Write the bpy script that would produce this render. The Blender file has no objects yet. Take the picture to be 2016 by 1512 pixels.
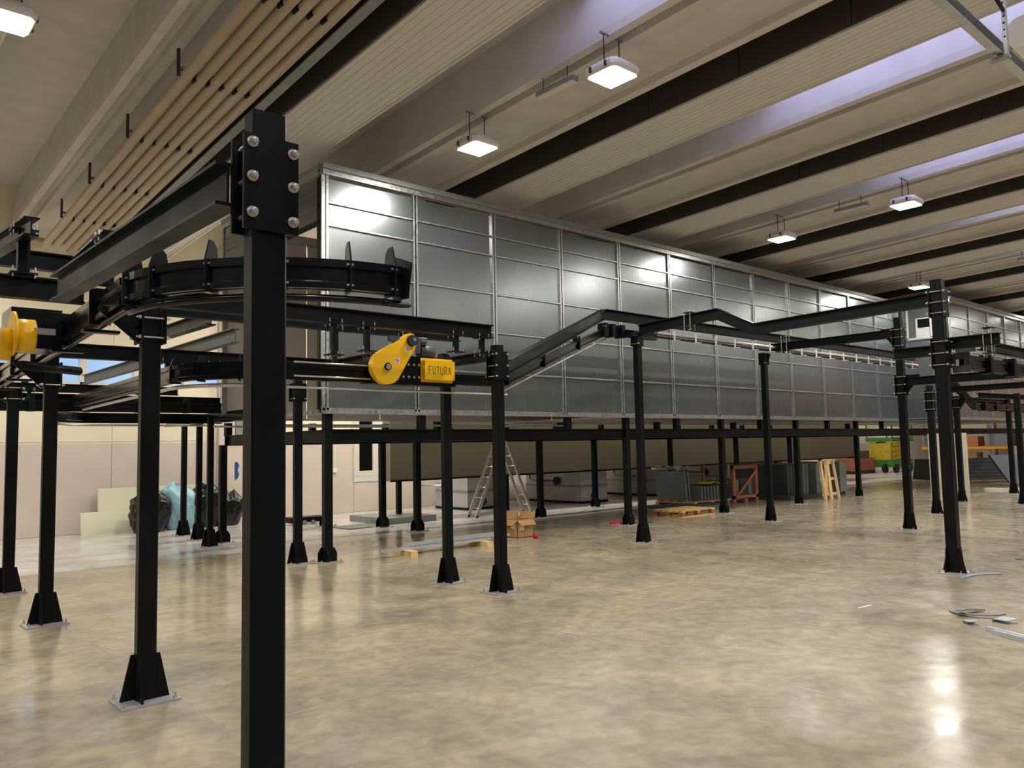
import bpy, bmesh, math, random
from mathutils import Vector, Matrix
random.seed(7)
D = bpy.data
COL = bpy.context.scene.collection
PI = math.pi

# ------------------------------------------------------------------ camera
FPX, W, H = 1561.0, 2016, 1512
CAM = Vector((0, 0, 1.6))
yaw, pit, rol = (math.radians(a) for a in (48.572, 4.478, -1.156))
fwd = Vector((math.cos(pit)*math.cos(yaw), math.cos(pit)*math.sin(yaw), math.sin(pit)))
rt0 = Vector((math.sin(yaw), -math.cos(yaw), 0)); up0 = rt0.cross(fwd)
rgt = rt0*math.cos(rol) + up0*math.sin(rol)
upv = -rt0*math.sin(rol) + up0*math.cos(rol)
cd = D.cameras.new('camera'); cam = D.objects.new('camera', cd); COL.objects.link(cam)
cd.sensor_fit = 'HORIZONTAL'; cd.sensor_width = 36.0; cd.lens = FPX/W*36.0; cd.clip_start = 0.05; cd.clip_end = 300
m = Matrix((rgt, upv, -fwd)).transposed().to_4x4(); m.translation = CAM; cam.matrix_world = m
bpy.context.scene.camera = cam

def ray(x, y): return rgt*((x-1008)/FPX) + upv*(-(y-756)/FPX) + fwd
def at_z(x, y, z=0.0): d = ray(x, y); return CAM + d*((z-1.6)/d.z)
def at_y(x, y, Y): d = ray(x, y); return CAM + d*(Y/d.y)
def at_x(x, y, X): d = ray(x, y); return CAM + d*(X/d.x)

# ------------------------------------------------------------------ world, exposure
sc = bpy.context.scene
sc.view_settings.view_transform = 'Standard'; sc.view_settings.look = 'None'
sc.view_settings.gamma = 1; sc.view_settings.use_curve_mapping = False
sc.view_settings.exposure = 0.0
wd = D.worlds.new('world'); sc.world = wd; wd.use_nodes = True
bg = wd.node_tree.nodes['Background']; bg.inputs[0].default_value = (0.52, 0.72, 1.0, 1); bg.inputs[1].default_value = 1.0
LAMP_W = 103.0          # watts of each hall lamp
SKY_STR = 2.6          # opal skylight brightness
LAMP_STR = 22.0

# ------------------------------------------------------------------ materials
def lin(c):
    c = [v/255.0 for v in c]
    return tuple(v/12.92 if v <= .04045 else ((v+.055)/1.055)**2.4 for v in c) + (1.0,)
MATS = {}
def mat(name, rgb, rough=.5, metal=0.0, noise=None, bump=None, spec=.5, var=.0, stretch=(1,1,1), coat=0.0, rvar=0.0):
    m = D.materials.new(name); m.use_nodes = True; nt = m.node_tree; b = nt.nodes['Principled BSDF']
    c = lin(rgb); b.inputs['Base Color'].default_value = c; b.inputs['Roughness'].default_value = rough
    b.inputs['Metallic'].default_value = metal; b.inputs['Specular IOR Level'].default_value = spec
    b.inputs['Coat Weight'].default_value = coat
    if noise:
        tc = nt.nodes.new('ShaderNodeTexCoord'); mp = nt.nodes.new('ShaderNodeMapping'); mp.inputs['Scale'].default_value = stretch
        nt.links.new(tc.outputs['Object'], mp.inputs[0])
        n = nt.nodes.new('ShaderNodeTexNoise'); n.inputs['Scale'].default_value = noise; n.inputs['Detail'].default_value = 5
        nt.links.new(mp.outputs[0], n.inputs['Vector'])
        if var:
            r = nt.nodes.new('ShaderNodeValToRGB')
            r.color_ramp.elements[0].position = .3; r.color_ramp.elements[1].position = .7
            r.color_ramp.elements[0].color = tuple(v*(1-var) for v in c[:3])+(1,)
            r.color_ramp.elements[1].color = tuple(min(1, v*(1+var)) for v in c[:3])+(1,)
            nt.links.new(n.outputs['Fac'], r.inputs[0]); nt.links.new(r.outputs[0], b.inputs['Base Color'])
        if rvar:
            mr = nt.nodes.new('ShaderNodeMapRange'); mr.inputs['From Min'].default_value = .3; mr.inputs['From Max'].default_value = .7
            mr.inputs['To Min'].default_value = max(.02, rough-rvar); mr.inputs['To Max'].default_value = rough+rvar
            nt.links.new(n.outputs['Fac'], mr.inputs['Value']); nt.links.new(mr.outputs[0], b.inputs['Roughness'])
        if bump:
            bp = nt.nodes.new('ShaderNodeBump'); bp.inputs['Strength'].default_value = bump; bp.inputs['Distance'].default_value = .02
            nt.links.new(n.outputs['Fac'], bp.inputs['Height']); nt.links.new(bp.outputs[0], b.inputs['Normal'])
    MATS[name] = m
    return m
def emit(name, rgb, s):
    m = D.materials.new(name); m.use_nodes = True; b = m.node_tree.nodes['Principled BSDF']
    b.inputs['Base Color'].default_value = lin(rgb); b.inputs['Emission Color'].default_value = lin(rgb); b.inputs['Emission Strength'].default_value = s
    MATS[name] = m; return m
mat('black', (13,15,15), .40, noise=3, var=.12, rvar=.08, spec=.16)
mat('black_gloss', (12,13,14), .22, noise=4, var=.1, spec=.3)
mat('galv', (182,184,182), .34, metal=.9, noise=22, var=.14, rvar=.08)
mat('galv_dull', (150,152,150), .5, metal=.6, noise=9, var=.12)
mat('panel', (136,141,142), .27, metal=.88, noise=11, var=.012, rvar=.005, stretch=(3,3,.25))
mat('zinc', (210,208,196), .3, metal=.85)
mat('base_zinc', (176,174,166), .45, metal=.35, noise=6, var=.12)
mat('yellow', (240,188,6), .42)
mat('white_plastic', (222,216,200), .5)
mat('concrete', (206,200,192), .75, noise=2.5, var=.07)
mat('slab_concrete', (210,207,199), .75, noise=6, var=.06, stretch=(6,.25,1))
mat('dark_panel', (66,56,49), .8, noise=2, var=.1)
mat('wall_low', (208,195,182), .8, noise=1.2, var=.05)
mat('wall_up', (230,220,194), .8, noise=1.2, var=.04)
mat('pipe', (176,160,134), .5, noise=2, var=.06)
mat('wood', (206,166,104), .7, noise=4, var=.22, stretch=(1,8,8))
mat('wood_red', (164,104,62), .7, noise=4, var=.25, stretch=(1,8,8))
mat('wood_pale', (232,198,136), .7, noise=4, var=.15, stretch=(8,8,1))
mat('cardboard', (178,136,86), .8, noise=6, var=.1)
mat('sheet_grey', (118,122,118), .5, noise=2, var=.12)
mat('sheet_dark', (62,66,64), .5, noise=2, var=.15)
mat('tunnel', (128,122,104), .38, noise=1, var=.06)
mat('rear_skin', (196,190,178), .5, metal=.1, noise=2, var=.05)
mat('galv_bright', (196,198,196), .42, metal=.45, noise=16, var=.1)
mat('steel', (184,184,188), .36, metal=.35, noise=2, var=.12)
mat('board', (222,218,190), .6, noise=3, var=.03)
mat('bag_black', (16,16,17), .24, noise=9, bump=.8)
mat('bag_blue', (150,190,204), .32, noise=9, bump=.8, var=.12)
mat('alu', (196,194,186), .35, metal=.8)
mat('rubber', (18,18,18), .7)
mat('red', (196,24,34), .45)
mat('green', (62,120,44), .55)
mat('lime', (176,206,60), .6)
mat('lift_yellow', (186,160,34), .55, noise=5, var=.2)
mat('orange', (226,150,30), .5)
mat('rack_grey', (120,124,128), .5)
mat('brick_red', (140,78,58), .7, noise=5, var=.25)
mat('terracotta', (176,110,80), .75)
mat('void', (8,8,9), .9, spec=.1)
mat('blue', (36,84,140), .4)
mat('motor', (52,56,58), .5)
mat('label_white', (236,232,222), .6)
mat('letter', (58,48,20), .6)
mat('film', (226,226,220), .25, spec=.6)
mat('frame_white', (220,214,204), .5)
mat('lamp_face', (255,250,236), .4)
emit('lamp_glow', (255,248,228), LAMP_STR)
emit('skylight', (196,200,255), SKY_STR)

# glass
g = D.materials.new('glass'); g.use_nodes = True; nt = g.node_tree; nt.nodes.clear()
o = nt.nodes.new('ShaderNodeOutputMaterial'); mx = nt.nodes.new('ShaderNodeMixShader'); t = nt.nodes.new('ShaderNodeBsdfTransparent'); gl = nt.nodes.new('ShaderNodeBsdfGlossy')
gl.inputs['Roughness'].default_value = .02; mx.inputs[0].default_value = .06; t.inputs[0].default_value = (.93,.97,1,1)
nt.links.new(t.outputs[0], mx.inputs[1]); nt.links.new(gl.outputs[0], mx.inputs[2]); nt.links.new(mx.outputs[0], o.inputs[0]); MATS['glass'] = g

# polished concrete floor
def floor_mat():
    m = D.materials.new('polished_concrete'); m.use_nodes = True; nt = m.node_tree; b = nt.nodes['Principled BSDF']
    tc = nt.nodes.new('ShaderNodeTexCoord')
    def noise(s, d, dist=0.0):
        n = nt.nodes.new('ShaderNodeTexNoise'); n.inputs['Scale'].default_value = s; n.inputs['Detail'].default_value = d; n.inputs['Distortion'].default_value = dist
        nt.links.new(tc.outputs['Object'], n.inputs['Vector']); return n
    def ramp(n, p0, c0, p1, c1):
        r = nt.nodes.new('ShaderNodeValToRGB'); r.color_ramp.elements[0].position = p0; r.color_ramp.elements[1].position = p1
        r.color_ramp.elements[0].color = c0; r.color_ramp.elements[1].color = c1; nt.links.new(n, r.inputs[0]); return r.outputs[0]
    def mix(bt, f, a, c):
        x = nt.nodes.new('ShaderNodeMix'); x.data_type = 'RGBA'; x.blend_type = bt
        if isinstance(f, float): x.inputs[0].default_value = f
        else: nt.links.new(f, x.inputs[0])
        nt.links.new(a, x.inputs[6]); nt.links.new(c, x.inputs[7]); return x.outputs[2]
    big = ramp(noise(.42, 6, .6).outputs[0], .3, lin((142,130,106)), .72, lin((190,176,146)))
    med = ramp(noise(1.7, 8, 1.2).outputs[0], .32, lin((152,142,120)), .68, lin((200,188,158)))
    fine = ramp(noise(9, 8, .4).outputs[0], .35, (.80,.79,.77,1), .65, (1.08,1.08,1.07,1))
    c = mix('MIX', .5, big, med); c = mix('MULTIPLY', .8, c, fine)
    dk = ramp(noise(.9, 5, 2.0).outputs[0], .60, (1,1,1,1), .78, (.72,.70,.70,1)); c = mix('MULTIPLY', 1.0, c, dk)
    # paler and greyer floor colour beyond y = 12.45 m
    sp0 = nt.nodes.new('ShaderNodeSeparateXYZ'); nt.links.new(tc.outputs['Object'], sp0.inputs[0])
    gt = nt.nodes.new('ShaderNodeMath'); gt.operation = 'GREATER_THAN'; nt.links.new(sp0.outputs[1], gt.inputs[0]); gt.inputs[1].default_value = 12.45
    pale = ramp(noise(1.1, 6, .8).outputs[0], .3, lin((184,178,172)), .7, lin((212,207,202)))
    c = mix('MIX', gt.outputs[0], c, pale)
    # saw-cut joints every 4.3 m, a hairline groove
    sp = nt.nodes.new('ShaderNodeSeparateXYZ'); nt.links.new(tc.outputs['Object'], sp.inputs[0])
    def line(axis, off, per, wid):
        a = nt.nodes.new('ShaderNodeMath'); a.operation = 'ADD'; nt.links.new(sp.outputs[axis], a.inputs[0]); a.inputs[1].default_value = off
        p = nt.nodes.new('ShaderNodeMath'); p.operation = 'PINGPONG'; nt.links.new(a.outputs[0], p.inputs[0]); p.inputs[1].default_value = per/2
        l = nt.nodes.new('ShaderNodeMath'); l.operation = 'LESS_THAN'; nt.links.new(p.outputs[0], l.inputs[0]); l.inputs[1].default_value = wid; return l.outputs[0]
    mxx = nt.nodes.new('ShaderNodeMath'); mxx.operation = 'MAXIMUM'
    nt.links.new(line(0, JX, JPX, .007), mxx.inputs[0]); nt.links.new(line(1, JY, JPY, .008), mxx.inputs[1])
    ln = nt.nodes.new('ShaderNodeRGB'); ln.outputs[0].default_value = lin((206,196,176))
    dkl = nt.nodes.new('ShaderNodeRGB'); dkl.outputs[0].default_value = lin((104,94,82))
    lc = mix('MIX', noise(.5, 2).outputs[0], dkl.outputs[0], ln.outputs[0])
    c = mix('MIX', mxx.outputs[0], c, lc)
    nt.links.new(c, b.inputs['Base Color'])
    mr = nt.nodes.new('ShaderNodeMapRange'); mr.inputs['From Min'].default_value = .3; mr.inputs['From Max'].default_value = .7
    mr.inputs['To Min'].default_value = .12; mr.inputs['To Max'].default_value = .27
    nt.links.new(noise(2.2, 6, .8).outputs[0], mr.inputs[0]); nt.links.new(mr.outputs[0], b.inputs['Roughness'])
    bp = nt.nodes.new('ShaderNodeBump'); bp.inputs['Strength'].default_value = .05; bp.inputs['Distance'].default_value = .02
    nt.links.new(noise(3.5, 4).outputs[0], bp.inputs['Height']); nt.links.new(bp.outputs[0], b.inputs['Normal'])
    b.inputs['Specular IOR Level'].default_value = .55
    MATS['floor'] = m
JX, JPX, JY, JPY = -1.85, 3.03, -4.65, 2.85
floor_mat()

# ------------------------------------------------------------------ mesh helpers
class MB:
    """collects faces in world coordinates; build() links them as ONE mesh object"""
    def __init__(s): s.v = []; s.f = []; s.sm = []
    def add(s, vs, fs, smooth=False):
        o = len(s.v); s.v += [Vector(v) for v in vs]; s.f += [[i+o for i in f] for f in fs]; s.sm += [smooth]*len(fs); return s
    def box(s, a, b):
        x0,y0,z0 = a; x1,y1,z1 = b
        return s.add([(x0,y0,z0),(x1,y0,z0),(x1,y1,z0),(x0,y1,z0),(x0,y0,z1),(x1,y0,z1),(x1,y1,z1),(x0,y1,z1)],
                     [(0,3,2,1),(4,5,6,7),(0,1,5,4),(1,2,6,5),(2,3,7,6),(3,0,4,7)])
    def cbox(s, c, sz): return s.box([c[i]-sz[i]/2 for i in range(3)], [c[i]+sz[i]/2 for i in range(3)])
    def prism(s, poly, vec):
        "extrude a planar polygon (3-D points) by vec"
        n = len(poly); a = [Vector(p) for p in poly]; b = [p+Vector(vec) for p in a]
        return s.add(a+b, [list(range(n))[::-1], list(range(n, 2*n))] + [(i,(i+1)%n,n+(i+1)%n,n+i) for i in range(n)])
    def cyl(s, a, b, r, n=10, r2=None, smooth=True):
        a = Vector(a); b = Vector(b); d = (b-a).normalized(); u = d.orthogonal().normalized(); w = d.cross(u); r2 = r if r2 is None else r2
        vs = [a+(u*math.cos(2*PI*i/n)+w*math.sin(2*PI*i/n))*r for i in range(n)] + [b+(u*math.cos(2*PI*i/n)+w*math.sin(2*PI*i/n))*r2 for i in range(n)]
        o = len(s.v); s.v += vs
        for i in range(n): s.f.append([o+i, o+(i+1)%n, o+n+(i+1)%n, o+n+i]); s.sm.append(smooth and n > 6)
        s.f += [[o+i for i in range(n)][::-1], [o+n+i for i in range(n)]]; s.sm += [False, False]
        return s
    def sweep(s, prof, path, smooth=False):
        "closed profile (u sideways, v up) along a path, mitred"
        P = [Vector(p) for p in path]; n = len(prof); o = len(s.v)
        for i, p in enumerate(P):
            t0 = (P[i]-P[i-1]).normalized() if i else None; t1 = (P[i+1]-P[i]).normalized() if i < len(P)-1 else None
            t = ((t0 or t1)+(t1 or t0)).normalized()
            side = t.cross(Vector((0,0,1))); side = side.normalized() if side.length > 1e-4 else Vector((1,0,0))
            u = side.cross(t).normalized()
            k = 1.0
            if t0 and t1: k = 1/max(.3, t.dot(t1))
            hor = abs((t0 or t1).z-(t1 or t0).z) < .05
            for a, b in prof: s.v.append(p + side*a*(k if hor else 1) + u*b*(1 if hor else k))
        for i in range(len(P)-1):
            for j in range(n):
                s.f.append([o+i*n+j, o+i*n+(j+1)%n, o+(i+1)*n+(j+1)%n, o+(i+1)*n+j]); s.sm.append(smooth)
        s.f += [[o+j for j in range(n)][::-1], [o+(len(P)-1)*n+j for j in range(n)]]; s.sm += [False, False]
        return s
    def tube(s, path, r, n=8): return s.sweep([(r*math.cos(2*PI*i/n), r*math.sin(2*PI*i/n)) for i in range(n)], path, True)
    def build(s, name, mt, parent=None):
        me = D.meshes.new(name); off = parent['_o'] if parent is not None and '_o' in parent else None
        off = Vector(off) if off is not None else Vector((0,0,0))
        me.from_pydata([v-off for v in s.v], [], s.f); me.polygons.foreach_set('use_smooth', s.sm)
        bm = bmesh.new(); bm.from_mesh(me); bmesh.ops.recalc_face_normals(bm, faces=bm.faces); bm.to_mesh(me); bm.free()
        me.materials.append(MATS[mt]); ob = D.objects.new(name, me); COL.objects.link(ob)
        if parent is not None: ob.parent = parent; ob['_o'] = list(off)
        return ob
def tag(o, label, cat, group=None):
    o['label'] = label; o['category'] = cat
    if group: o['group'] = group
    return o
def thing(name, label, cat, loc=(0,0,0), group=None):
    o = D.objects.new(name, None); COL.objects.link(o); o.location = loc; o['_o'] = list(loc); o.empty_display_size = .1
    return tag(o, label, cat, group)
def struct(o): o['kind'] = 'structure'; return o
def sroot(name):
    o = D.objects.new(name, None); COL.objects.link(o); o['_o'] = [0,0,0]; return struct(o)
def copy_tree(o, loc=None, parent=None, rz=None):
    c = o.copy(); COL.objects.link(c)
    if parent is not None: c.parent = parent
    if loc is not None: c.location = loc
    if rz is not None: c.rotation_euler = (0,0,rz)
    for ch in list(o.children): copy_tree(ch, parent=c)
    return c
def dup_mesh(ob, delta, parent):
    c = ob.copy(); COL.objects.link(c); c.parent = parent; c.location = ob.location + Vector(delta); return c
def single(name, mb, mt, label, cat, group=None): return tag(mb.build(name, mt), label, cat, group)

def iprof(h, w, tf=.012, tw=.009):
    a, b = w/2, h/2
    return [(-a,-b),(a,-b),(a,-b+tf),(tw/2,-b+tf),(tw/2,b-tf),(a,b-tf),(a,b),(-a,b),(-a,b-tf),(-tw/2,b-tf),(-tw/2,-b+tf),(-a,-b+tf)]
TRACK = [(-.045,-.085),(-.012,-.085),(-.012,-.07),(.012,-.07),(.012,-.085),(.045,-.085),(.045,-.05),(.028,-.04),(.028,.03),(.045,.04),(.045,.085),(-.045,.085),(-.045,.04),(-.028,.03),(-.028,-.04),(-.045,-.05)]

# ------------------------------------------------------------------ setting: floor, walls
X0, X1, Y0, Y1 = -15.0, 47.0, -14.0, 18.0
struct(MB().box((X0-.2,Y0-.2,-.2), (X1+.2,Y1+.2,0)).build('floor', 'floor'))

CZ, CS = 6.2, -.04
def ceil_z(y): return CZ + CS*(y-8.68)

wb = sroot('wall_back')
WX0, WX1, WZ0, WZ1 = 2.3, 7.02, 3.04, 3.66        # ribbon window in the far wall
NX0, NX1 = 10.42, 11.3                            # tall niche window
def wpanel(a, b, mt): return MB().box((a[0]+.004, 18.0, a[1]+.004), (b[0]-.004, 18.25, b[1]-.004)).build('wall_panel', mt, wb)
xs = [-15,-12,-9,-6.5,-4,-1.5,2.3,4.7,7.02,10.42]
for a, b in zip(xs, xs[1:]):
    wpanel((a,0), (b,1.83), 'wall_low')
    if 2.2 < a < 7: wpanel((a,1.86), (b,WZ0), 'wall_up'); wpanel((a,WZ1), (b,7.2), 'wall_up')
    else: wpanel((a,1.86), (b,7.2), 'wall_up')
MB().box((-15,18.01,1.8),(10.42,18.24,1.9)).build('wall_joint', 'wall_up', wb)
wpanel((NX0,0),(NX1,.76),'wall_low'); wpanel((NX0,3.6),(NX1,7.2),'wall_up')
xs = [NX1,15,19,23,27,31,35,39,43,47]
for a, b in zip(xs, xs[1:]): wpanel((a,0),(b,1.83),'wall_low'); wpanel((a,1.86),(b,7.2),'wall_up')
MB().box((11.3,18.02,1.8),(47,18.24,1.9)).build('wall_joint', 'wall_up', wb)
for x in (6.9, 20.6, 33.0): MB().box((x,17.86,0),(x+.36,18.0,6.3)).build('wall_pilaster', 'wall_low', wb)
MB().box((7.3,17.9,1.9),(7.5,18.0,5.9)).build('wall_pilaster', 'galv_dull', wb)
# ribbon windows
mull = [2.3, 3.1, 4.14, 5.18, 6.22, 7.02]
for i, (a, b) in enumerate(zip(mull, mull[1:])):
    r = sroot('window_%d' % (i+1))
    fr = MB()
    for q in (((a,18.02,WZ0),(a+.06,18.2,WZ1)), ((b-.06,18.02,WZ0),(b,18.2,WZ1)), ((a,18.02,WZ0),(b,18.2,WZ0+.05)), ((a,18.02,WZ1-.05),(b,18.2,WZ1))): fr.box(*q)
    fr.build('window_frame', 'frame_white', r)
    MB().box((a+.06,18.1,WZ0+.05),(b-.06,18.11,WZ1-.05)).build('window_pane', 'glass', r)
r = sroot('window_6'); fr = MB()
for q in (((NX0,17.97,.76),(NX0+.04,18.2,3.6)),((NX0+.04,18.0,1.04),(NX0+.17,18.15,3.6)),((NX0+.58,18.0,1.04),(NX1,18.15,3.6)),((NX0+.04,17.98,.78),(NX1,18.15,.9)),((NX0+.04,17.985,.91),(NX1,18.15,1.04))): fr.box(*q)
fr.build('window_frame','frame_white', r); MB().box((NX0+.17,18.05,1.04),(NX0+.58,18.08,3.6)).build('window_pane','void', r)
c = MB().box((9.87,17.97,1.12),(9.89,18.0,2.4)); c.box((9.83,17.95,1.03),(9.93,18.0,1.13)); c.build('wall_socket','label_white', wb)
# other walls
struct(MB().box((X0-.25,Y0,0),(X0,Y1+.25,8)).build('wall_left','wall_up'))
struct(MB().box((X0-.25,Y0-.25,0),(X1+.25,Y0,8)).build('wall_front','wall_up'))
wr = sroot('wall_right')
for i in range(8):
    a = -14+i*4.03; MB().box((X1,a,0),(X1+.25,a+4.02,2.0)).build('wall_panel','wall_low',wr); MB().box((X1,a,2.01),(X1+.25,a+4.02,8)).build('wall_panel','wall_up',wr)

# ------------------------------------------------------------------ ceiling: repeated precast bays
ce = sroot('ceiling')
PER, XS = 4.27, 4.68
YN, YF = -14.0, 18.0
SKY_END = 6.4
def cs(poly, ya=YN, yb=YF):
    "profile (x, dz) swept along the roof fall"
    mb = MB(); n = len(poly)
    a = [(x, ya, ceil_z(ya)+z) for x, z in poly]; b = [(x, yb, ceil_z(yb)+z) for x, z in poly]
    return mb.add(a+b, [list(range(n))[::-1], list(range(n,2*n))]+[(i,(i+1)%n,n+(i+1)%n,n+i) for i in range(n)])
for k in range(-5, 10):
    x = XS + k*PER
    # ribbed slab: soffit with fine board grooves
    pr = [(x+.0,.0)]
    for i in range(9):
        gx = x+.06+i*.105; pr += [(gx,0),(gx+.004,.008),(gx+.01,.008),(gx+.014,0)]
    pr += [(x+.97,0),(x+.97,-.02),(x+1.0,-.02),(x+1.0,1.25),(x+.03,1.25)]
    cs(pr).build('roof_slab','slab_concrete',ce)
    # dark side panels, jointed
    y = YN
    while y < YF:
        y2 = min(YF, y+1.5)
        cs([(x-.03,.03),(x-.003,.03),(x-.003,1.2),(x-.03,1.2)], y, y2-.012).build('dark_panel','dark_panel',ce); y = y2
    # wing with skylit face, two lips and a shallow soffit
    cs([(x+2.46,1.2),(x+2.36,.34),(x+2.36,.22),(x+2.46,.20),(x+2.46,.30),(x+2.60,.30),(x+2.60,.19),(x+2.72,.19),(x+2.76,.27),(x+3.1,.33),(x+3.5,.30),(x+3.62,.24),(x+3.62,.14),(x+3.76,.14),(x+3.76,.30),(x+3.3,.6),(x+2.7,.6),(x+2.6,1.25)]).build('roof_wing','concrete',ce)
    cs([(x+3.7,1.15),(x+4.30,1.15),(x+4.30,1.25),(x+2.5,1.25)]).build('roof_cover','dark_panel',ce)
    # roof between slab and wing: solid towards the far wall, opal skylight towards the yard side
    cs([(x+.98,1.12),(x+2.5,1.12),(x+2.5,1.25),(x+.98,1.25)], SKY_END, YF).build('roof_cover','concrete',ce)
    cs([(x+1.02,1.16),(x+2.4,1.16),(x+2.4,1.2),(x+1.02,1.2)], -8, SKY_END).build('skylight_pane','skylight',ce)
    cs([(x+.98,1.0),(x+2.4,1.0),(x+2.4,1.2),(x+.98,1.2)], SKY_END-.06, SKY_END).build('skylight_curb','galv_dull',ce)
    cs([(x+.98,1.12),(x+2.5,1.12),(x+2.5,1.25),(x+.98,1.25)], YN, -8).build('roof_cover','concrete',ce)
struct(MB().add([(X0-.3,Y0-.3,ceil_z(Y0)+1.3),(X1+.3,Y0-.3,ceil_z(Y0)+1.3),(X1+.3,Y1+.3,ceil_z(Y1)+1.3),(X0-.3,Y1+.3,ceil_z(Y1)+1.3),(X0-.3,Y0-.3,ceil_z(Y0)+1.4),(X1+.3,Y0-.3,ceil_z(Y0)+1.4),(X1+.3,Y1+.3,ceil_z(Y1)+1.4),(X0-.3,Y1+.3,ceil_z(Y1)+1.4)],
    [(0,3,2,1),(4,5,6,7),(0,1,5,4),(1,2,6,5),(2,3,7,6),(3,0,4,7)]).build('ceiling_deck','concrete'))

# ------------------------------------------------------------------ hall lamps
def make_lamp():
    t = thing('hall_lamp', 'l', 'lamp', (0,0,0), 'square pendant lamps under the roof')
    a = .25
    def ring(h, s, c=.06): return [(s-c,-s,h),(s,-s+c,h),(s,s-c,h),(s-c,s,h),(-s+c,s,h),(-s,s-c,h),(-s,-s+c,h),(-s+c,-s,h)]
    mb = MB(); vs = ring(.0,.235)+ring(.03,.255)+ring(.075,.255)+ring(.13,.215); fs = []
    for l in range(3):
        for i in range(8): fs.append((l*8+i, l*8+(i+1)%8, l*8+8+(i+1)%8, l*8+8+i))
    fs.append(tuple(range(24,32))); fs.append(tuple(range(8))[::-1]); mb.add(vs, fs); mb.build('housing','white_plastic',t)
    MB().box((-.205,-.205,-.012),(.205,.205,-.002)).build('diffuser','lamp_glow',t)
    for sx in (-.14,.14):
        MB().cyl((sx,0,.13),(sx,0,.50),.007,6).build('rod','black',t)
    MB().box((-.2,-.015,.495),(.2,.015,.515)).build('mounting_bar','galv_dull',t)
    for s in (-1,1):
        for q in (-1,1): MB().box((s*.258-.012,q*.12-.015,.02),(s*.258+.012,q*.12+.015,.085)).build('clip','motor',t)
    ld = D.lights.new('lamp_light','AREA'); ld.shape='SQUARE'; ld.size=.4; ld.energy = LAMP_W; ld.color=(1.0,.965,.90); ld.spread = math.radians(175)
    lo = D.objects.new('lamp_light', ld); COL.objects.link(lo); lo.parent = t; lo.location=(0,0,-.02)
    return t
lamp0 = make_lamp()
lamp_spots = [(1.28, 8.95)]
for X in (7.1, 15.5, 24.0, 32.6, 41.0):
    for Y in (8.7, 6.1, 3.45, -.8): lamp_spots.append((23.7, 9.1) if (X, Y) == (24.0, 8.7) else (X, Y))
lamp_spots += [(7.1, 14.85), (34.0, 16.3), (41.0, 16.3), (-3.5, 16.0), (1.0, 16.0), (.6, 12.5), (-4.5, 9.0), (-4.5, 3.0), (1.2, 1.8), (1.2, -4.0)] + [(9.6+2.9*i, 15.9) for i in range(8)]  # all but the first are unseen lamps, added to brighten the back and left
first = True
def lamp_label(X, Y):
    if (X, Y) == (7.1, 8.7): return 'bright square pendant lamp hanging closest to the corner of the metal oven'
    if (X, Y) == (7.1, 6.1): return 'bright square pendant lamp beside the unlit tube light, farther from the oven corner'
    if (X, Y) == (15.5, 8.7): return 'lit square pendant lamp above the long oven wall, one lamp row past the first'
    if (X, Y) == (15.5, 6.1): return 'lit square pendant lamp beside the second unlit tube light'
    if (X, Y) == (23.7, 9.1): return 'small lit pendant lamp just beside the tall post with three clamp bolts'
    if (X, Y) == (1.28, 8.95): return 'glaring lamp cut by the picture edge, beyond the beige pipes'
    if (X, Y) == (7.1, 14.85): return 'lamp seen through the open oven end beside the near post'
    return 'unseen square white pendant lamp lighting another part of the hall roof'
for X, Y in lamp_spots:
    z = ceil_z(Y) + .23 - .51
    o = lamp0 if first else copy_tree(lamp0)
    first = False
    o.location = (X, Y, z); o['label'] = lamp_label(X, Y)
# unlit emergency tube lights
def tube_light(X, Y, label):
    z = ceil_z(Y) - .02; t = thing('tube_light', label, 'lamp', (X,Y,z), 'unlit tube lights')
    MB().sweep([(-.05,-.03),(.05,-.03),(.06,.0),(.05,.035),(-.05,.035),(-.06,0)], [(X,Y-.34,z),(X,Y+.34,z)]).build('housing','galv_dull',t)
    MB().sweep([(-.04,-.05),(.04,-.05),(.048,-.03),(-.048,-.03)], [(X,Y-.32,z),(X,Y+.32,z)]).build('cover','white_plastic',t)
    for q in (-.2,.25): MB().cyl((X,Y+q,z+.035),(X,Y+q,z+.21),.006,6).build('rod','black',t)
tube_light(7.1, 7.05, 'unlit tube light hanging between the two brightest square lamps')
tube_light(15.5, 7.15, 'unlit tube light hanging between the two lamps above the long oven wall')
tube_light(23.9, 6.3, 'small unlit tube light on the roof far beyond the tall post')

# ------------------------------------------------------------------ pipe bank under the roof
pb = thing('pipe_bank', 'bank of six beige pipes running side by side under the roof', 'pipe', (3.5,8,5.9))
def pz(y): return 6.04-.061*(y-7.3)
for i in range(6):
    x = 3.08+i*.160; ye = 16.6 - i*.16
    pth = [(x,-6,pz(-6)),(x,ye+.6,pz(ye+.6))]
    if i < 3: pth = [(x,-6,pz(-6)),(x,ye-.25,pz(ye)),(x-.02,ye-.14,pz(ye)),(x-.09,ye-.04,pz(ye)),(x-.2,ye,pz(ye)),(x-1.6,ye+.02,pz(ye))]
    MB().tube(pth, .064, 14).build('pipe','pipe',pb)
for y in (3.2,5.2,7.15,9.07,11.02,12.94,14.72):
    z = pz(y)
    MB().box((3.0,y-.02,z+.06),(4.0,y+.02,z+.09)).build('cradle','galv_dull',pb)
    MB().box((2.98,y-.02,z-.0),(3.01,y+.02,z+.30)).build('hanger_strap','dark_panel',pb); MB().box((2.98,y-.02,z-.02),(3.08,y+.02,z+.0)).build('strap_foot','dark_panel',pb)
    for i in range(5): MB().box((3.165+i*.158,y-.05,z-.045),(3.193+i*.158,y+.05,z+.03)).build('pipe_clip','black',pb)
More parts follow.
